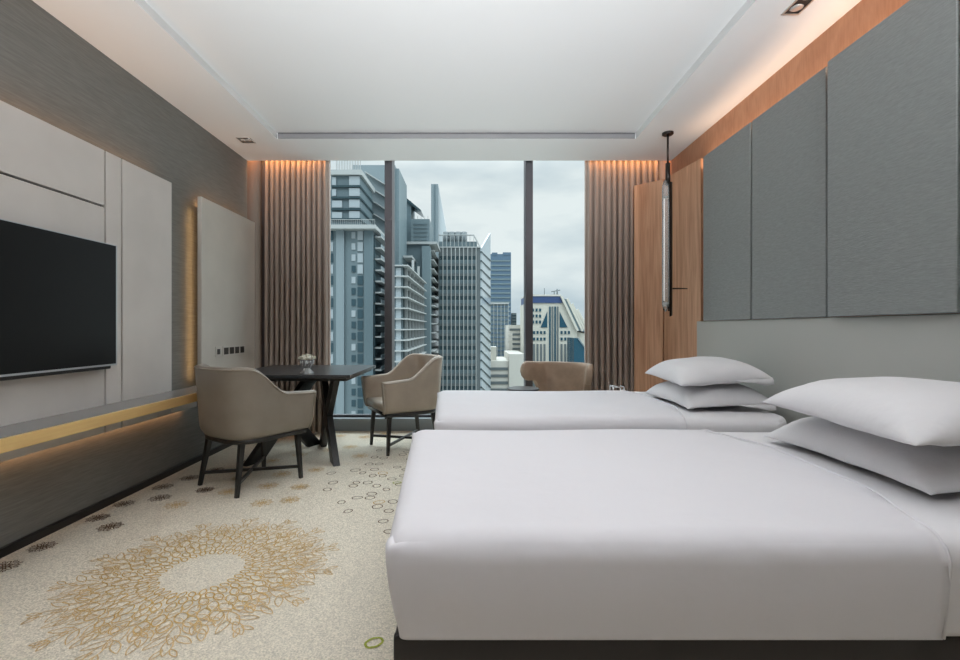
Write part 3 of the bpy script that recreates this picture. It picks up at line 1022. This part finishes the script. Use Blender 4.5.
for (dx, dy, dz) in pts:
    c = Vector((vx + dx, vy + dy, 0.872 + dz))
    up = Vector((dx * 9, dy * 9, 1)).normalized()
    s1 = up.cross(Vector((0, 1, 0.1))).normalized()
    s2 = up.cross(s1)
    mb = MB()
    for ring, (rr, lift, npet) in enumerate(((0.006, 0.014, 5), (0.013, 0.010, 6), (0.019, 0.003, 7))):
        for q in range(npet):
            a = 2 * PI * q / npet + ring
            d = s1 * math.cos(a) + s2 * math.sin(a)
            w = up.cross(d) * 0.010
            b0 = c + up * (lift - 0.008)
            tip = c + d * rr + up * lift
            mid = c + d * rr * 0.75 + up * (lift + 0.003)
            mb.add([b0, mid - w, tip, mid + w], [(0, 1, 2, 3)], True)
            mb.add([b0 - up * 0.002, mid - w - up * 0.002, tip - up * 0.002, mid + w - up * 0.002], [(3, 2, 1, 0)], True)
    obj('blossom', mb, PETAL, t, weld=False)
obj('flower_cushion', MB().lathe([(0.045, 0.858), (0.064, 0.866), (0.058, 0.880), (0.036, 0.892), (0.0, 0.897)], (vx, vy, 0), 18), PETAL, t)
mb = MB()
for k in range(7):
    a = 2 * PI * k / 7
    mb.tube([(vx + 0.006 * math.cos(a), vy + 0.006 * math.sin(a), 0.806), (vx + 0.02 * math.cos(a), vy + 0.02 * math.sin(a), 0.87)], 0.0016, 6)
obj('stems', mb, LEAFG, t)

# ------------------------------------------------------------------ lounge chair, side table and chrome stand behind the far bed
root = thing('lounge_chair', 'brown wing-backed lounge chair between the far bed and the window', 'chair', (0.855, 4.56, 0), R(-36), local=True)
# -Y is forward. A flat back whose rounded ends spread forward and outward as short wings
key = [(-0.325, -0.150), (-0.285, -0.060), (-0.245, 0.030), (-0.200, 0.110), (-0.120, 0.150), (0.0, 0.160)]
key = key + [(-x, y) for x, y in key[-2::-1]]
path = []
for i in range(len(key) - 1):
    p0, p1, p2, p3 = key[max(i - 1, 0)], key[i], key[i + 1], key[min(i + 2, len(key) - 1)]
    for q in range(6):
        t_ = q / 6
        path.append(tuple(0.5 * (2 * p1[c] + (p2[c] - p0[c]) * t_ + (2 * p0[c] - 5 * p1[c] + 4 * p2[c] - p3[c]) * t_ ** 2 + (3 * p1[c] - p0[c] - 3 * p2[c] + p3[c]) * t_ ** 3) for c in (0, 1)))
path.append(key[-1])
n = len(path) - 1
ds = [0]
for i in range(1, n + 1):
    ds.append(ds[-1] + math.dist(path[i], path[i - 1]))
tot = ds[-1]
rows = []
for i in range(n + 1):
    p = Vector(path[i])
    q0, q1 = Vector(path[max(i - 1, 0)]), Vector(path[min(i + 1, n)])
    td = (q1 - q0).normalized()
    nr_ = Vector((-td.y, td.x))
    e = min(ds[i], tot - ds[i])
    rnd_ = math.sqrt(max(0.0, 1 - (1 - min(1, e / 0.085)) ** 2))
    zt = 0.792 - 0.012 * sstep(e / 0.3)
    zb = 0.595 - 0.20 * sstep((e - 0.13) / 0.12)
    zm = 0.69
    zt, zb = zm + (zt - zm) * (0.05 + 0.95 * rnd_), zm + (zb - zm) * (0.05 + 0.95 * rnd_)
    th = 0.030 + 0.035 * (0.3 + 0.7 * rnd_)
    row = []
    for q in range(16):
        b_ = 2 * PI * q / 16
        ox = math.copysign(abs(math.cos(b_)) ** 0.6, math.cos(b_)) * th / 2
        oz = math.copysign(abs(math.sin(b_)) ** 0.45, math.sin(b_))
        z = (zt + zb) / 2 + oz * (zt - zb) / 2
        flare = 0.04 * (z - 0.38) / 0.4
        row.append((p.x + nr_.x * (ox + flare), p.y + nr_.y * (ox + flare), z))
    rows.append(row)
mb = MB()
mb.add([p for r_ in rows for p in r_], [(i * 16 + j, i * 16 + (j + 1) % 16, (i + 1) * 16 + (j + 1) % 16, (i + 1) * 16 + j) for i in range(n) for j in range(16)], True)
mb.add(rows[0], [tuple(range(16))]).add(rows[-1], [tuple(range(15, -1, -1))])
obj('winged_backrest', mb, WINGL, root)
obj('seat_cushion', MB().rbox(-0.23, 0.23, -0.30, 0.15, 0.33, 0.45, 0.04, 0.0, 8), WINGL, root)
obj('seat_frame', MB().box(-0.22, 0.22, -0.28, 0.14, 0.29, 0.329), EBONY, root, bevel=0.003)
for sx in (-1, 1):
    for sy, yy in ((-1, -0.24), (1, 0.11)):
        obj('leg', MB().beam((sx * 0.19, yy, 0.291), (sx * 0.21, yy + sy * 0.02, 0), 0.034, 0.034, 0.022, 0.022, up=(0, 1, 0)), EBONY, root)

sx_, sy_ = 0.44, 4.05
t = thing('side_table', 'small round black side table left of the brown lounge chair', 'table', (sx_, sy_, 0))
obj('tabletop', MB().lathe([(0.132, 0.584), (0.140, 0.588), (0.140, 0.600), (0.132, 0.604)], (sx_, sy_, 0), 32), DARKBASE, t)
obj('pedestal', MB().tube([(sx_, sy_, 0.015), (sx_, sy_, 0.585)], 0.018, 14), EBONY, t)
obj('foot_plate', MB().lathe([(0.12, 0), (0.12, 0.008), (0.03, 0.018)], (sx_, sy_, 0), 28), EBONY, t)

cx_, cy_, hh = 1.36, 4.40, 0.05
t = thing('chrome_stand', 'low chrome stand before the right curtain, behind the far bed', 'stand', (cx_, cy_, 0))
for sx in (-1, 1):
    for sy in (-1, 1):
        obj('leg', MB().tube([(cx_ + sx * hh, cy_ + sy * hh, 0), (cx_ + sx * hh, cy_ + sy * hh, 0.578)], 0.006, 8), CHROME, t)
for z in (0.15, 0.572):
    for a, b_ in (((-1, -1), (1, -1)), ((-1, 1), (1, 1)), ((-1, -1), (-1, 1)), ((1, -1), (1, 1))):
        obj('rail', MB().tube([(cx_ + a[0] * hh, cy_ + a[1] * hh, z), (cx_ + b_[0] * hh, cy_ + b_[1] * hh, z)], 0.005, 8), CHROME, t)

# ------------------------------------------------------------------ pendant lamp by the headboard
px_, py_ = 1.725, 4.14
t = thing('pendant_lamp', 'slim dark pendant with a long glass tube hanging beside the headboard', 'lamp', (px_, py_, 1.22))
obj('canopy', MB().lathe([(0.040, 2.818), (0.048, 2.824), (0.048, 2.840)], (px_, py_, 0), 24), BRONZE, t)
obj('rod', MB().tube([(px_, py_, 2.56), (px_, py_, 2.82)], 0.009, 10), BRONZE, t)
obj('lamp_cap', MB().tube([(px_, py_, 2.38), (px_, py_, 2.57)], 0.021, 16), BRONZE, t)


def half_tube(cx, cy, r, z0, z1, a0, a1, th=0.003, n=14):
    mb = MB()
    vs_ = []
    for z in (0, 1):
        for rr in (r, r - th):
            for k in range(n + 1):
                a = a0 + (a1 - a0) * k / n
                zz = (z1 if z else z0 + 0.05 * (0.5 - 0.5 * math.cos(a - a0)))
                vs_.append((cx + rr * math.cos(a), cy + rr * math.sin(a), zz))
    m = n + 1
    fs_ = []
    for k in range(n):
        fs_ += [(k, k + 1, 2 * m + k + 1, 2 * m + k), (m + k, m + k + 1, 3 * m + k + 1, 3 * m + k), (k, k + 1, m + k + 1, m + k), (2 * m + k, 2 * m + k + 1, 3 * m + k + 1, 3 * m + k)]
    fs_ += [(0, m, 3 * m, 2 * m), (n, m + n, 3 * m + n, 2 * m + n)]
    return mb.add(vs_, fs_, True)


obj('bronze_shade', half_tube(px_ + 0.008, py_, 0.030, 1.22, 2.40, R(-100), R(80)), BRONZE, t)
gt = MB().lathe([(0.006, 1.265), (0.026, 1.31), (0.030, 1.33), (0.030, 2.34), (0.026, 2.38), (0.012, 2.42)], (px_ - 0.020, py_, 0), 20)
gt = obj('glass_tube', gt, TUBEG, t)
obj('light_rod', MB().tube([(px_ - 0.034, py_ - 0.004, 1.36), (px_ - 0.034, py_ - 0.004, 2.26)], 0.0045, 10), mat('lamp_diffuser', (0.8, 0.8, 0.78), 0.4, emit=((1, 0.95, 0.9), 0.5)), gt)
for za, zb in ((1.31, 1.345), (2.26, 2.275)):
    obj('tube_collar', MB().tube([(px_ - 0.018, py_, za), (px_ - 0.018, py_, zb)], 0.026, 16), SATIN, gt)
obj('swing_arm', MB().tube([(px_ + 0.02, py_, 1.468), (px_ + 0.10, py_ - 0.002, 1.468), (px_ + 0.17, py_ - 0.004, 1.466)], [0.007, 0.006, 0.004], 10), BRONZE, t)

t = thing('step_shade', 'long grey strip painted in for shade on the step of the raised ceiling', 'painted shade', ((tx0 + tx1) / 2, ty1, ZC + 0.004))  # grey strip added to paint the shade on the back step
obj('shade_strip', MB().box(tx0 + 0.01, tx1 - 0.01, ty1 - 0.012, ty1 - 0.001, ZC + 0.002, ZC + 0.040), mat('grey_step_shade', (0.22, 0.22, 0.225), 0.5), t)
obj('shade_line', MB().box(tx0 + 0.01, tx1 - 0.01, ty1 - 0.009, ty1 - 0.001, ZC + 0.041, ZC + 0.053), mat('dark_step_shade', (0.10, 0.10, 0.105), 0.7), t)

# ------------------------------------------------------------------ ceiling downlights


def downlight(label, x0, x1, y0, y1, along_x):
    t_ = thing('downlight', label, 'ceiling light', ((x0 + x1) / 2, (y0 + y1) / 2, ZC - 0.006), 0, 'ceiling downlights')
    mb = MB()
    w = 0.008
    mb.box(x0, x0 + w, y0, y1, ZC - 0.006, ZC).box(x1 - w, x1, y0, y1, ZC - 0.006, ZC).box(x0 + w, x1 - w, y0, y0 + w, ZC - 0.006, ZC).box(x0 + w, x1 - w, y1 - w, y1, ZC - 0.006, ZC)
    obj('trim_frame', mb, SATIN, t_)
    obj('black_plate', MB().box(x0 + w, x1 - w, y0 + w, y1 - w, ZC - 0.003, ZC), TVBACK, t_)
    for s in (-1, 1):
        cx = (x0 + x1) / 2 + (s * (x1 - x0) * 0.23 if along_x else 0)
        cy = (y0 + y1) / 2 + (0 if along_x else s * (y1 - y0) * 0.23)
        obj('lamp', MB().lathe([(0.004, -0.006), (0.016, -0.008), (0.028, -0.005), (0.033, -0.003)], (cx, cy, ZC), 20), BULB, t_)


downlight('small double downlight in the ceiling over the table corner', -2.13, -2.005, 4.24, 4.36, True)
downlight('larger double downlight in the ceiling above the headboard side', 1.695, 1.79, 2.38, 2.575, False)

# ------------------------------------------------------------------ the city outside
GROUND = -75.0


def at(px, py, D):
    return ((px - CX) * D / F, EYE + (CY - py) * D / F)


def hz(name, c, rough=0.5, **k):  # distance haze and glass tint are put into the building colours
    return mat(name, c, rough, spec=0.3, **k)


C_WALL = hz('tower_blue_grey_render', (0.127, 0.169, 0.186), noise=((0.08, 0.08, 0.02), 0.12, 3))
C_WALL2 = hz('tower_slate_render', (0.099, 0.138, 0.155), noise=((0.08, 0.08, 0.02), 0.12, 3))
C_WALL3 = hz('tower_pale_blue_render', (0.179, 0.220, 0.239))
C_LIGHT = hz('pale_concrete_slab', (0.331, 0.343, 0.341))
C_WHITE = hz('white_concrete', (0.47, 0.45, 0.41))
C_CREAM = hz('cream_concrete', (0.47, 0.45, 0.395))
C_DARK = hz('dark_window_band', (0.029, 0.053, 0.062), 0.2)
C_MID = hz('teal_window_glass', (0.03, 0.06, 0.075), 0.15)
C_MIDX = hz('teal_window_glass_pale', (0.058, 0.090, 0.104), 0.15)
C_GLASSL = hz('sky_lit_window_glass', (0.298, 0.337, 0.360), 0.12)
C_BLUE = hz('blue_curtain_wall', (0.086, 0.133, 0.187), 0.25)
C_NAVY = hz('navy_roof_band', (0.035, 0.062, 0.149), 0.4)
C_GREY = hz('office_grey_cladding', (0.106, 0.123, 0.129))
C_GND = hz('city_ground', (0.30, 0.31, 0.28), 0.9, noise=((0.02, 0.02, 0.02), 0.4, 4))
C_TEAL = hz('deep_teal_glass', (0.017, 0.062, 0.093), 0.12)


def building(name, label, cat, px, D, group=None):
    return thing(name, label, cat, ((px - CX) * D / F, D, GROUND), 0, group)


def fbox(mb, px0, px1, y0, y1, D, depth, mi=0):
    """box whose front face at distance D spans the given angles"""
    x0, z0 = at(px0, y0, D)
    x1, z1 = at(px1, y1, D)
    return mb.box(x0, x1, D, D + depth, z0, z1, mi)


def gbox(mb, px0, px1, ytop, D, depth):
    x0, z0 = at(px0, ytop, D)
    x1, _ = at(px1, ytop, D)
    return mb.box(x0, x1, D, D + depth, GROUND, z0)


ground = struct('floor_outside', MB().box(-900, 900, 30, 1500, GROUND - 1, GROUND), C_GND)

# 1. left apartment tower
D = 130
b = building('apartment_tower', 'tall blue-grey apartment tower with terrace ledge seen through left pane', 'building', 350, D)
obj('wall', gbox(MB(), 312, 373, 226, D, 20), C_WALL, b)
obj('pilaster', gbox(MB(), 336, 344, 230, D - 0.9, 1), C_WALL3, b)
obj('pilaster', gbox(MB(), 364, 373, 230, D - 0.7, 0.8), C_WALL2, b)
obj('terrace_slab', fbox(MB(), 326, 375.5, 224.5, 228.5, D - 3, 24), C_LIGHT, b)
mb = MB()
for k in range(26):
    a = 327 + k * 1.9
    fbox(mb, a, a + 0.25, 219.5, 224.5, D - 2.8, 0.1)
fbox(mb, 327, 375, 219.3, 219.8, D - 2.8, 0.1)
obj('terrace_railing', mb, C_LIGHT, b)
obj('upper_wall', fbox(MB(), 331, 360, 172, 225, D + 1, 16), C_WALL2, b)
obj('upper_wall', fbox(MB(), 320, 334, 190, 225, D + 2, 12), C_WALL, b)
obj('roof_slab', fbox(MB(), 330, 361.5, 169.5, 174.5, D, 18), C_LIGHT, b)
mb = MB()
for k in range(16):
    a = 336 + k * 1.6
    fbox(mb, a, a + 0.5, 160, 170, D + 2, 0.3)
obj('roof_louvre', mb, C_LIGHT, b)
for k, yy in enumerate((186, 197.5, 209, 219)):
    obj('floor_band', fbox(MB(), 331, 360.5, yy - 1, yy + 1, D + 0.3, 17.5), C_DARK, b)
for k, (ya, yb) in enumerate(((176, 185), (188, 196), (199.5, 207.5), (211, 218))):
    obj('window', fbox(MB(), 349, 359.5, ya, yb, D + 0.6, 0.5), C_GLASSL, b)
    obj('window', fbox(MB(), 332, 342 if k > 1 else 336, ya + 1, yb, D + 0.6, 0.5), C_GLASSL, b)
for k in range(17):
    ya = 231 + k * 11.2
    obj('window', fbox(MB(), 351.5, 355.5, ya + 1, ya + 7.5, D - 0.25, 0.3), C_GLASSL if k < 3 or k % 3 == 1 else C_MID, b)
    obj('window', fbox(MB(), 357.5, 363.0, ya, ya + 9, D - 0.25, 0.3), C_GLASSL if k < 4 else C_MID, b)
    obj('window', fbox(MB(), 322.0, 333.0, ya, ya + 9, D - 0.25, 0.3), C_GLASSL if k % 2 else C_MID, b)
xs = (373 - CX) * D / F
for k in range(17):
    _, z = at(373, 236 + k * 11.2, D)
    obj('balcony', MB().box(xs, xs + 2.1, D + 1.0, D + 19, z - 0.25, z + 0.15), C_LIGHT, b)
    obj('balcony_railing', MB().box(xs + 2.0, xs + 2.08, D + 1.0, D + 19, z + 0.15, z + 1.1), C_GLASSL, b)
obj('balcony_glazing', MB().box(xs, xs + 0.35, D + 1, D + 19, GROUND, at(373, 234, D)[1]), C_MIDX, b)

# tall plain slab behind it
D = 152
b = building('apartment_tower', 'plain tall blue-grey slab tower rising behind the terraced apartment tower', 'building', 375, D)
obj('wall', gbox(MB(), 352, 395, 165, D, 19.5), C_WALL3, b)
obj('side_wall', MB().box(at(395, 0, D)[0], at(395, 0, D)[0] + 1.2, D + 0.5, D + 19, GROUND, at(395, 168, D)[1]), C_WALL, b)
for k in range(4):
    yy = 186 + k * 12
    obj('sloping_ledge', MB().prism([(at(366, 0, D)[0], D - 2, at(0, yy - 12, D)[1]), (at(366, 0, D)[0], D - 2, at(0, yy - 13, D)[1]), (at(390, 0, D)[0], D - 2, at(0, yy + 2, D)[1]), (at(390, 0, D)[0], D - 2, at(0, yy + 3, D)[1])], (0, 2, 0)), C_LIGHT, b)

# 2. stepped tower with long balcony side
D = 118
b = building('balcony_block', 'apartment block with stacked white balcony slabs in the middle pane', 'building', 400, D)
xs = (402.5 - CX) * D / F
zt = at(0, 264, D)[1]
obj('wall', MB().box(xs - 3.4, xs, D, D + 46, GROUND, zt), C_WALL2, b)
obj('bright_bay', MB().box(xs - 1.6, xs - 0.3, D - 0.4, D, GROUND, at(0, 268, D)[1]), C_GLASSL, b)
for k in range(20):
    _, z = at(0, 266 + k * 10.6, D)
    obj('balcony_slab', MB().box(xs - 2.4, xs + 1.6, D - 1.2, D + 46, z - 0.15, z + 0.15), C_LIGHT, b)
    obj('window_band', MB().box(xs, xs + 0.15, D + 1, D + 45, z - 2.2, z - 0.25), C_DARK, b)
for k in range(7):
    yy = D + 3 + k * 7
    obj('column', MB().box(xs + 0.1, xs + 0.8, yy, yy + 0.5, GROUND, zt + (3.5 if k in (2, 4) else 0)), C_LIGHT, b)
D = 172
b = building('balcony_block', 'stepped slate-blue tower behind the balcony block, under the blade tower', 'building', 420, D)
obj('wall', gbox(MB(), 405, 429, 243, D, 20), C_WALL2, b)
obj('upper_wall', fbox(MB(), 411, 429.5, 219, 244, D + 2, 16), C_WALL, b)
obj('upper_wing', fbox(MB(), 405, 411, 201, 244, D + 8, 12), C_WALL2, b)
x_, z_ = at(411, 200, D)
obj('roof_canopy', MB().prism([(x_ - 3, D + 7, z_ + 3.0), (x_ - 3, D + 7, z_ + 1.6), (x_ + 2.9, D + 7, z_ - 2.6), (x_ + 2.9, D + 7, z_ - 1.9)], (0, 10, 0)), C_DARK, b)
obj('terrace_slab', fbox(MB(), 404, 437, 241.5, 244, D - 1.5, 18), C_LIGHT, b)
obj('terrace_slab', fbox(MB(), 403, 412, 255.5, 257.5, D - 12, 14), C_LIGHT, b)
obj('pier', gbox(MB(), 422, 430, 246, D - 4, 6), C_WALL, b)
xs = (430 - CX) * (D + 2) / F
obj('side_wing', MB().box(xs - 3, xs, D + 2, D + 48, GROUND, at(0, 247, D)[1]), C_DARK, b)
for k in range(15):
    _, z = at(0, 250 + k * 9.2, D)
    obj('balcony_slab', MB().box(xs, xs + 1.6, D + 1, D + 48, z - 0.25, z + 0.2), C_LIGHT, b)
mb = MB()
for k in range(5):
    x_, z_ = at(413 + k * 3.5, 218, D)
    mb.box(x_, x_ + 0.15, D + 3, D + 3.2, z_, z_ + 1.5)
obj('roof_railing', mb, C_LIGHT, b)
for k in range(5):
    obj('window_band', fbox(MB(), 414, 427, 223 + k * 4, 224.5 + k * 4, D + 1.7, 0.3), C_WALL2, b)

# 3. blade tower
D = 240
b = building('blade_tower', 'narrow pale blade tower with slanting glass fin, tallest by the grey office', 'building', 435, D)
obj('wall', gbox(MB(), 431, 438, 184, D, 10), C_WALL3, b)
obj('core_strip', gbox(MB(), 434, 435.3, 184.5, D - 0.4, 0.5), C_WALL2, b)
x0_, z0_ = at(438, 184, D)
x1_, z1_ = at(448, 240, D)
obj('glass_fin', MB().prism([(x0_, D + 2, z0_), (x1_, D + 2, z1_), (x1_, D + 2, z1_ - 30), (x0_, D + 2, z1_ - 30)], (0, 1.0, 0)), mat('pale_fin_glass', (0.46, 0.50, 0.52), 0.3), b)

# 4. grey office tower
D = 190
b = building('office_tower', 'grey office tower with white vertical fins and a rooftop frame', 'building', 460, D)
xa, za = at(438.5, 247, D)
xb, _ = at(480, 0, D)
xc = (489 - CX) * 205 / F
obj('wall', MB().prism([(xa, D, GROUND), (xb, D, GROUND), (xc, 205, GROUND), (xc, 221, GROUND), (xa, 221, GROUND)], (0, 0, za - GROUND)), C_GREY, b)
for k in range(9):
    obj('vertical_fin', gbox(MB(), 442.5 + k * 4.15, 443.3 + k * 4.15, 247, D - 0.8, 0.8), C_LIGHT, b)
for k in range(16):
    obj('window_band', fbox(MB(), 439.5, 476, 256 + k * 10, 259.8 + k * 10, D - 0.15, 0.3), C_DARK, b)
    obj('glass_band', fbox(MB(), 439.5, 476, 259.8 + k * 10, 263.5 + k * 10, D - 0.12, 0.3), C_WALL2, b)
# slanted louvred side
x_, _z = at(480, 0, D)
obj('glazed_side', MB().prism([(xb + 0.1, D - 0.1, GROUND), (xb + 0.1, D - 0.1, at(0, 248, D)[1]), (xc + 0.1, 205, at(0, 233, 205)[1]), (xc + 0.1, 205, GROUND)], (0.6, 0.2, 0)), C_GLASSL, b)
for k in range(16):
    y_ = 252 + k * 9
    p0 = (xb + 0.4, D - 0.6, at(0, y_, D)[1])
    p1 = (xc + 0.6, 204.3, at(0, y_ + 9, 205)[1])
    obj('diagonal_louvre', MB().beam(p0, p1, 0.5, 0.55), C_DARK, b)
obj('crown_wall', fbox(MB(), 439, 477, 241.5, 247.5, D + 1, 14), C_WALL, b)
mb = MB()
fbox(mb, 438.5, 480.5, 246.5, 247.6, D - 0.5, 1)
fbox(mb, 438.5, 474, 234.5, 235.3, D - 0.5, 1)
for k in range(10):
    fbox(mb, 438.5 + k * 3.9, 439.0 + k * 3.9, 235, 247, D - 0.4, 0.5)
xq, zq = at(473.5, 235, D)
xr, zr = at(480, 247, D)
mb.beam((xq, D - 0.2, zq), (xr, D - 0.2, zr), 0.5, 0.5)
obj('roof_frame', mb, C_LIGHT, b)
for k in range(4):
    x_, z_ = at(446 + k * 6, 237, D + 6)
    obj('cooling_tank', MB().tube([(x_, D + 6, z_ - 4), (x_, D + 6, z_ + 2.0)], 1.3, 12), C_GREY, b)

# 5. blue tower and its lighter front
D = 330
b = building('blue_glass_tower', 'flat-topped blue glass tower in the distance right of the grey office', 'building', 500, D)
obj('wall', gbox(MB(), 490.5, 511, 254, D, 30), C_BLUE, b)
obj('roof_parapet', fbox(MB(), 492, 497.5, 252.5, 255, D - 0.3, 20), C_BLUE, b)
obj('roof_parapet', fbox(MB(), 503, 511, 252.3, 255, D - 0.3, 20), C_BLUE, b)
for k in range(20):
    obj('window_band', fbox(MB(), 491, 510.5, 260 + k * 4.6, 261.5 + k * 4.6, D - 0.4, 0.4), C_WALL3 if k > 9 else C_WALL, b)
D = 300
b = building('glass_tower', 'lower gridded glass tower with thin white frame before the blue tower', 'building', 500, D)
obj('wall', gbox(MB(), 489.5, 508.5, 304, D, 20), C_WALL, b)
for k in range(6):
    obj('mullion', gbox(MB(), 490 + k * 3.6, 490.5 + k * 3.6, 303, D - 0.6, 0.6), C_LIGHT, b)
for k in range(16):
    obj('floor_line', fbox(MB(), 489.5, 508.5, 306 + k * 4.4, 307.3 + k * 4.4, D - 0.3, 0.3), C_BLUE, b)
obj('roof_frame', fbox(MB(), 489, 509, 302.5, 304, D - 1, 20), C_LIGHT, b)
D = 345
b = building('slim_tower', 'small dark slim tower just right of the blue glass tower', 'building', 514, D)
obj('wall', gbox(MB(), 512, 516.5, 313, D, 12), C_GREY, b)
for k in range(4):
    obj('window_band', fbox(MB(), 512.3, 516.2, 315 + k * 3, 316.3 + k * 3, D - 0.3, 0.3), C_DARK, b)

# 6. banded white buildings and podium
for (pa, pb, yt, D, lab) in ((470, 490.5, 334, 262, 'white banded low building left of the gridded glass tower'), (508.5, 530, 325, 262, 'white banded low building right of the gridded glass tower')):
    b = building('banded_building', lab, 'building', (pa + pb) / 2, D, 'white banded buildings')
    obj('wall', gbox(MB(), pa, pb, yt, D, 25), C_WHITE, b)
    for k in range(7):
        obj('window_band', fbox(MB(), pa + (4 if pa > 500 and k else 1), pb - 0.5, yt + 3.5 + k * 4.8, yt + 5.6 + k * 4.8, D - 0.3, 0.3), C_GREY, b)
D = 222
b = building('car_park', 'low white car park with dark open decks at the foot of the towers', 'building', 500, D)
obj('wall', gbox(MB(), 474, 511, 361, D, 34), C_WHITE, b)
obj('end_wall', gbox(MB(), 509, 524.5, 354, D - 1.5, 34), C_WHITE, b)
obj('stair_tower', gbox(MB(), 490.5, 496.5, 347, D + 3, 8), C_CREAM, b)
for k in range(5):
    obj('deck_opening', fbox(MB(), 480, 508, 367.5 + k * 7, 370.3 + k * 7, D - 0.4, 0.5), C_GREY, b)
    p0, p1 = at(478, 378 + k * 7, D), at(488, 366 + k * 7, D)
    obj('ramp_edge', MB().beam((p0[0], D - 0.8, p0[1]), (p1[0], D - 0.8, p1[1]), 0.6, 0.5), C_LIGHT, b)

# 7. cream crown-roofed building on the right
D = 230
b = building('gabled_office', 'cream office building with navy roof band and triangular windows', 'building', 555, D)
P = lambda px, py, d=0.0: (at(px, 0, D)[0], D + d, at(0, py, D)[1])
obj('wall', MB().prism([P(526.5, 303), P(563, 303), P(577, 330), P(577, 337), P(575, 337), (P(575, 0)[0], D, GROUND), (P(526.5, 0)[0], D, GROUND)], (0, 30, 0)), C_CREAM, b)
obj('roof_band', MB().prism([P(526.5, 296, -0.5), P(560, 296, -0.5), P(563.5, 303, -0.5), P(526.5, 303, -0.5)], (0, 26, 0)), C_NAVY, b)
obj('roof_coping', MB().box(P(526.5, 0)[0], P(561, 0)[0], D - 0.8, D + 26, P(0, 296.3)[2], P(0, 294.6)[2]), C_WHITE, b)
obj('triangular_window', MB().prism([P(540.5, 327.5, -0.3), P(547.2, 327.5, -0.3), P(547.2, 311.5, -0.3)], (0, 0.3, 0)), C_TEAL, b)
obj('triangular_window', MB().prism([P(559.5, 327.5, -0.3), P(567.5, 327.5, -0.3), P(559.5, 311.5, -0.3)], (0, 0.3, 0)), C_TEAL, b)
for k in range(4):
    a = 549 + k * 2.6
    obj('window_strip', MB().box(P(a, 0)[0], P(a + 1.6, 0)[0], D - 0.4, D, P(0, 400)[2], P(0, 306.5)[2]), C_GREY if k % 2 else C_TEAL, b)
for k in range(9):
    a = (536.5, 540.0, 543.5, 560.5, 564.2, 567.9, 529.5, 533.0, 571.6)[k]
    obj('window_strip', MB().box(P(a, 0)[0], P(a + 1.9, 0)[0], D - 0.4, D, P(0, 402)[2], P(0, 344)[2]), C_GREY, b)
    for (ya, yb) in ((331, 334), (337.5, 340.5)):
        if a < 571:
            obj('window', MB().box(P(a, 0)[0], P(a + 2.0, 0)[0], D - 0.4, D, P(0, yb)[2], P(0, ya)[2]), C_TEAL, b)
for k in range(3):
    for q in range(4):
        a = 528.5 + q * 3.5
        if a + 2 < 546 - k * 2.2:
            obj('window', MB().box(P(a, 0)[0], P(a + 2, 0)[0], D - 0.4, D, P(0, 311.5 + k * 6)[2], P(0, 308.5 + k * 6)[2]), C_TEAL, b)
# sloping glazed flank with pale ribs, stepping back to the right
ribs = [(561.0, 296.5, 577.0, 331), (567.5, 298.5, 583.0, 331), (573.5, 303.5, 588.0, 333), (580.0, 309, 593.0, 334)]
for k, (xa_, ya_, xb_, yb_) in enumerate(ribs):
    dd = k * 2.5
    obj('sloping_rib', MB().beam(P(xa_, ya_, dd - 1.2), P(xb_, yb_, dd - 1.2), 1.1, 1.3, up=(0, 1, 0)), C_CREAM, b)
    if k < 3:
        xc_, yc2, xd_, yd_ = ribs[k + 1]
        obj('sloping_glass', MB().prism([P(xa_, ya_ + 1, dd + 1), P(xc_, yc2 + 1, dd + 1), P(xd_, yd_, dd + 1), P(xb_, yb_, dd + 1)], (0, 22, 0)), C_BLUE if k % 2 else C_WALL, b)
obj('side_wing', MB().prism([P(575, 331, 4), P(598, 336, 4), (P(598, 0)[0], D + 4, GROUND), (P(575, 0)[0], D + 4, GROUND)], (0, 28, 0)), C_CREAM, b)
mb = MB()
x_, z_ = P(546, 0)[0], P(0, 295)[2]
mb.tube([(x_, D + 5, z_), (x_, D + 5, z_ + 3.8)], 0.2, 6)
mb.tube([(P(556, 0)[0], D + 5, z_), (P(556, 0)[0], D + 5, z_ + 2.4)], 0.25, 6)
mb.tube([(P(553, 0)[0], D + 5, z_ + 2.0), (P(562, 0)[0], D + 5, z_ + 2.8)], 0.25, 6)
mb.tube([(P(559, 0)[0], D + 5, z_), (P(559, 0)[0], D + 5, z_ + 3.4)], 0.35, 6)
obj('roof_antenna', mb, C_GREY, b)
D = 205
b = building('glass_wedge', 'dark teal glass block with slanting roof beside the right curtain', 'building', 582, D)
obj('wall', MB().prism([(at(574, 0, D)[0], D, at(0, 338, D)[1]), (at(578, 0, D)[0], D, at(0, 338, D)[1]), (at(588, 0, D)[0], D, at(0, 352, D)[1]), (at(602, 0, D)[0], D, at(0, 356, D)[1]),
                        (at(602, 0, D)[0], D, GROUND), (at(574, 0, D)[0], D, GROUND)], (0, 15, 0)), C_TEAL, b)
obj('edge_strip', MB().beam((at(578, 0, D)[0], D - 0.2, at(0, 338, D)[1]), (at(588, 0, D)[0], D - 0.2, at(0, 352, D)[1]), 0.5, 0.5), C_WALL3, b)

for o in bpy.data.objects:
    if '_org' in o.keys():
        del o['_org']
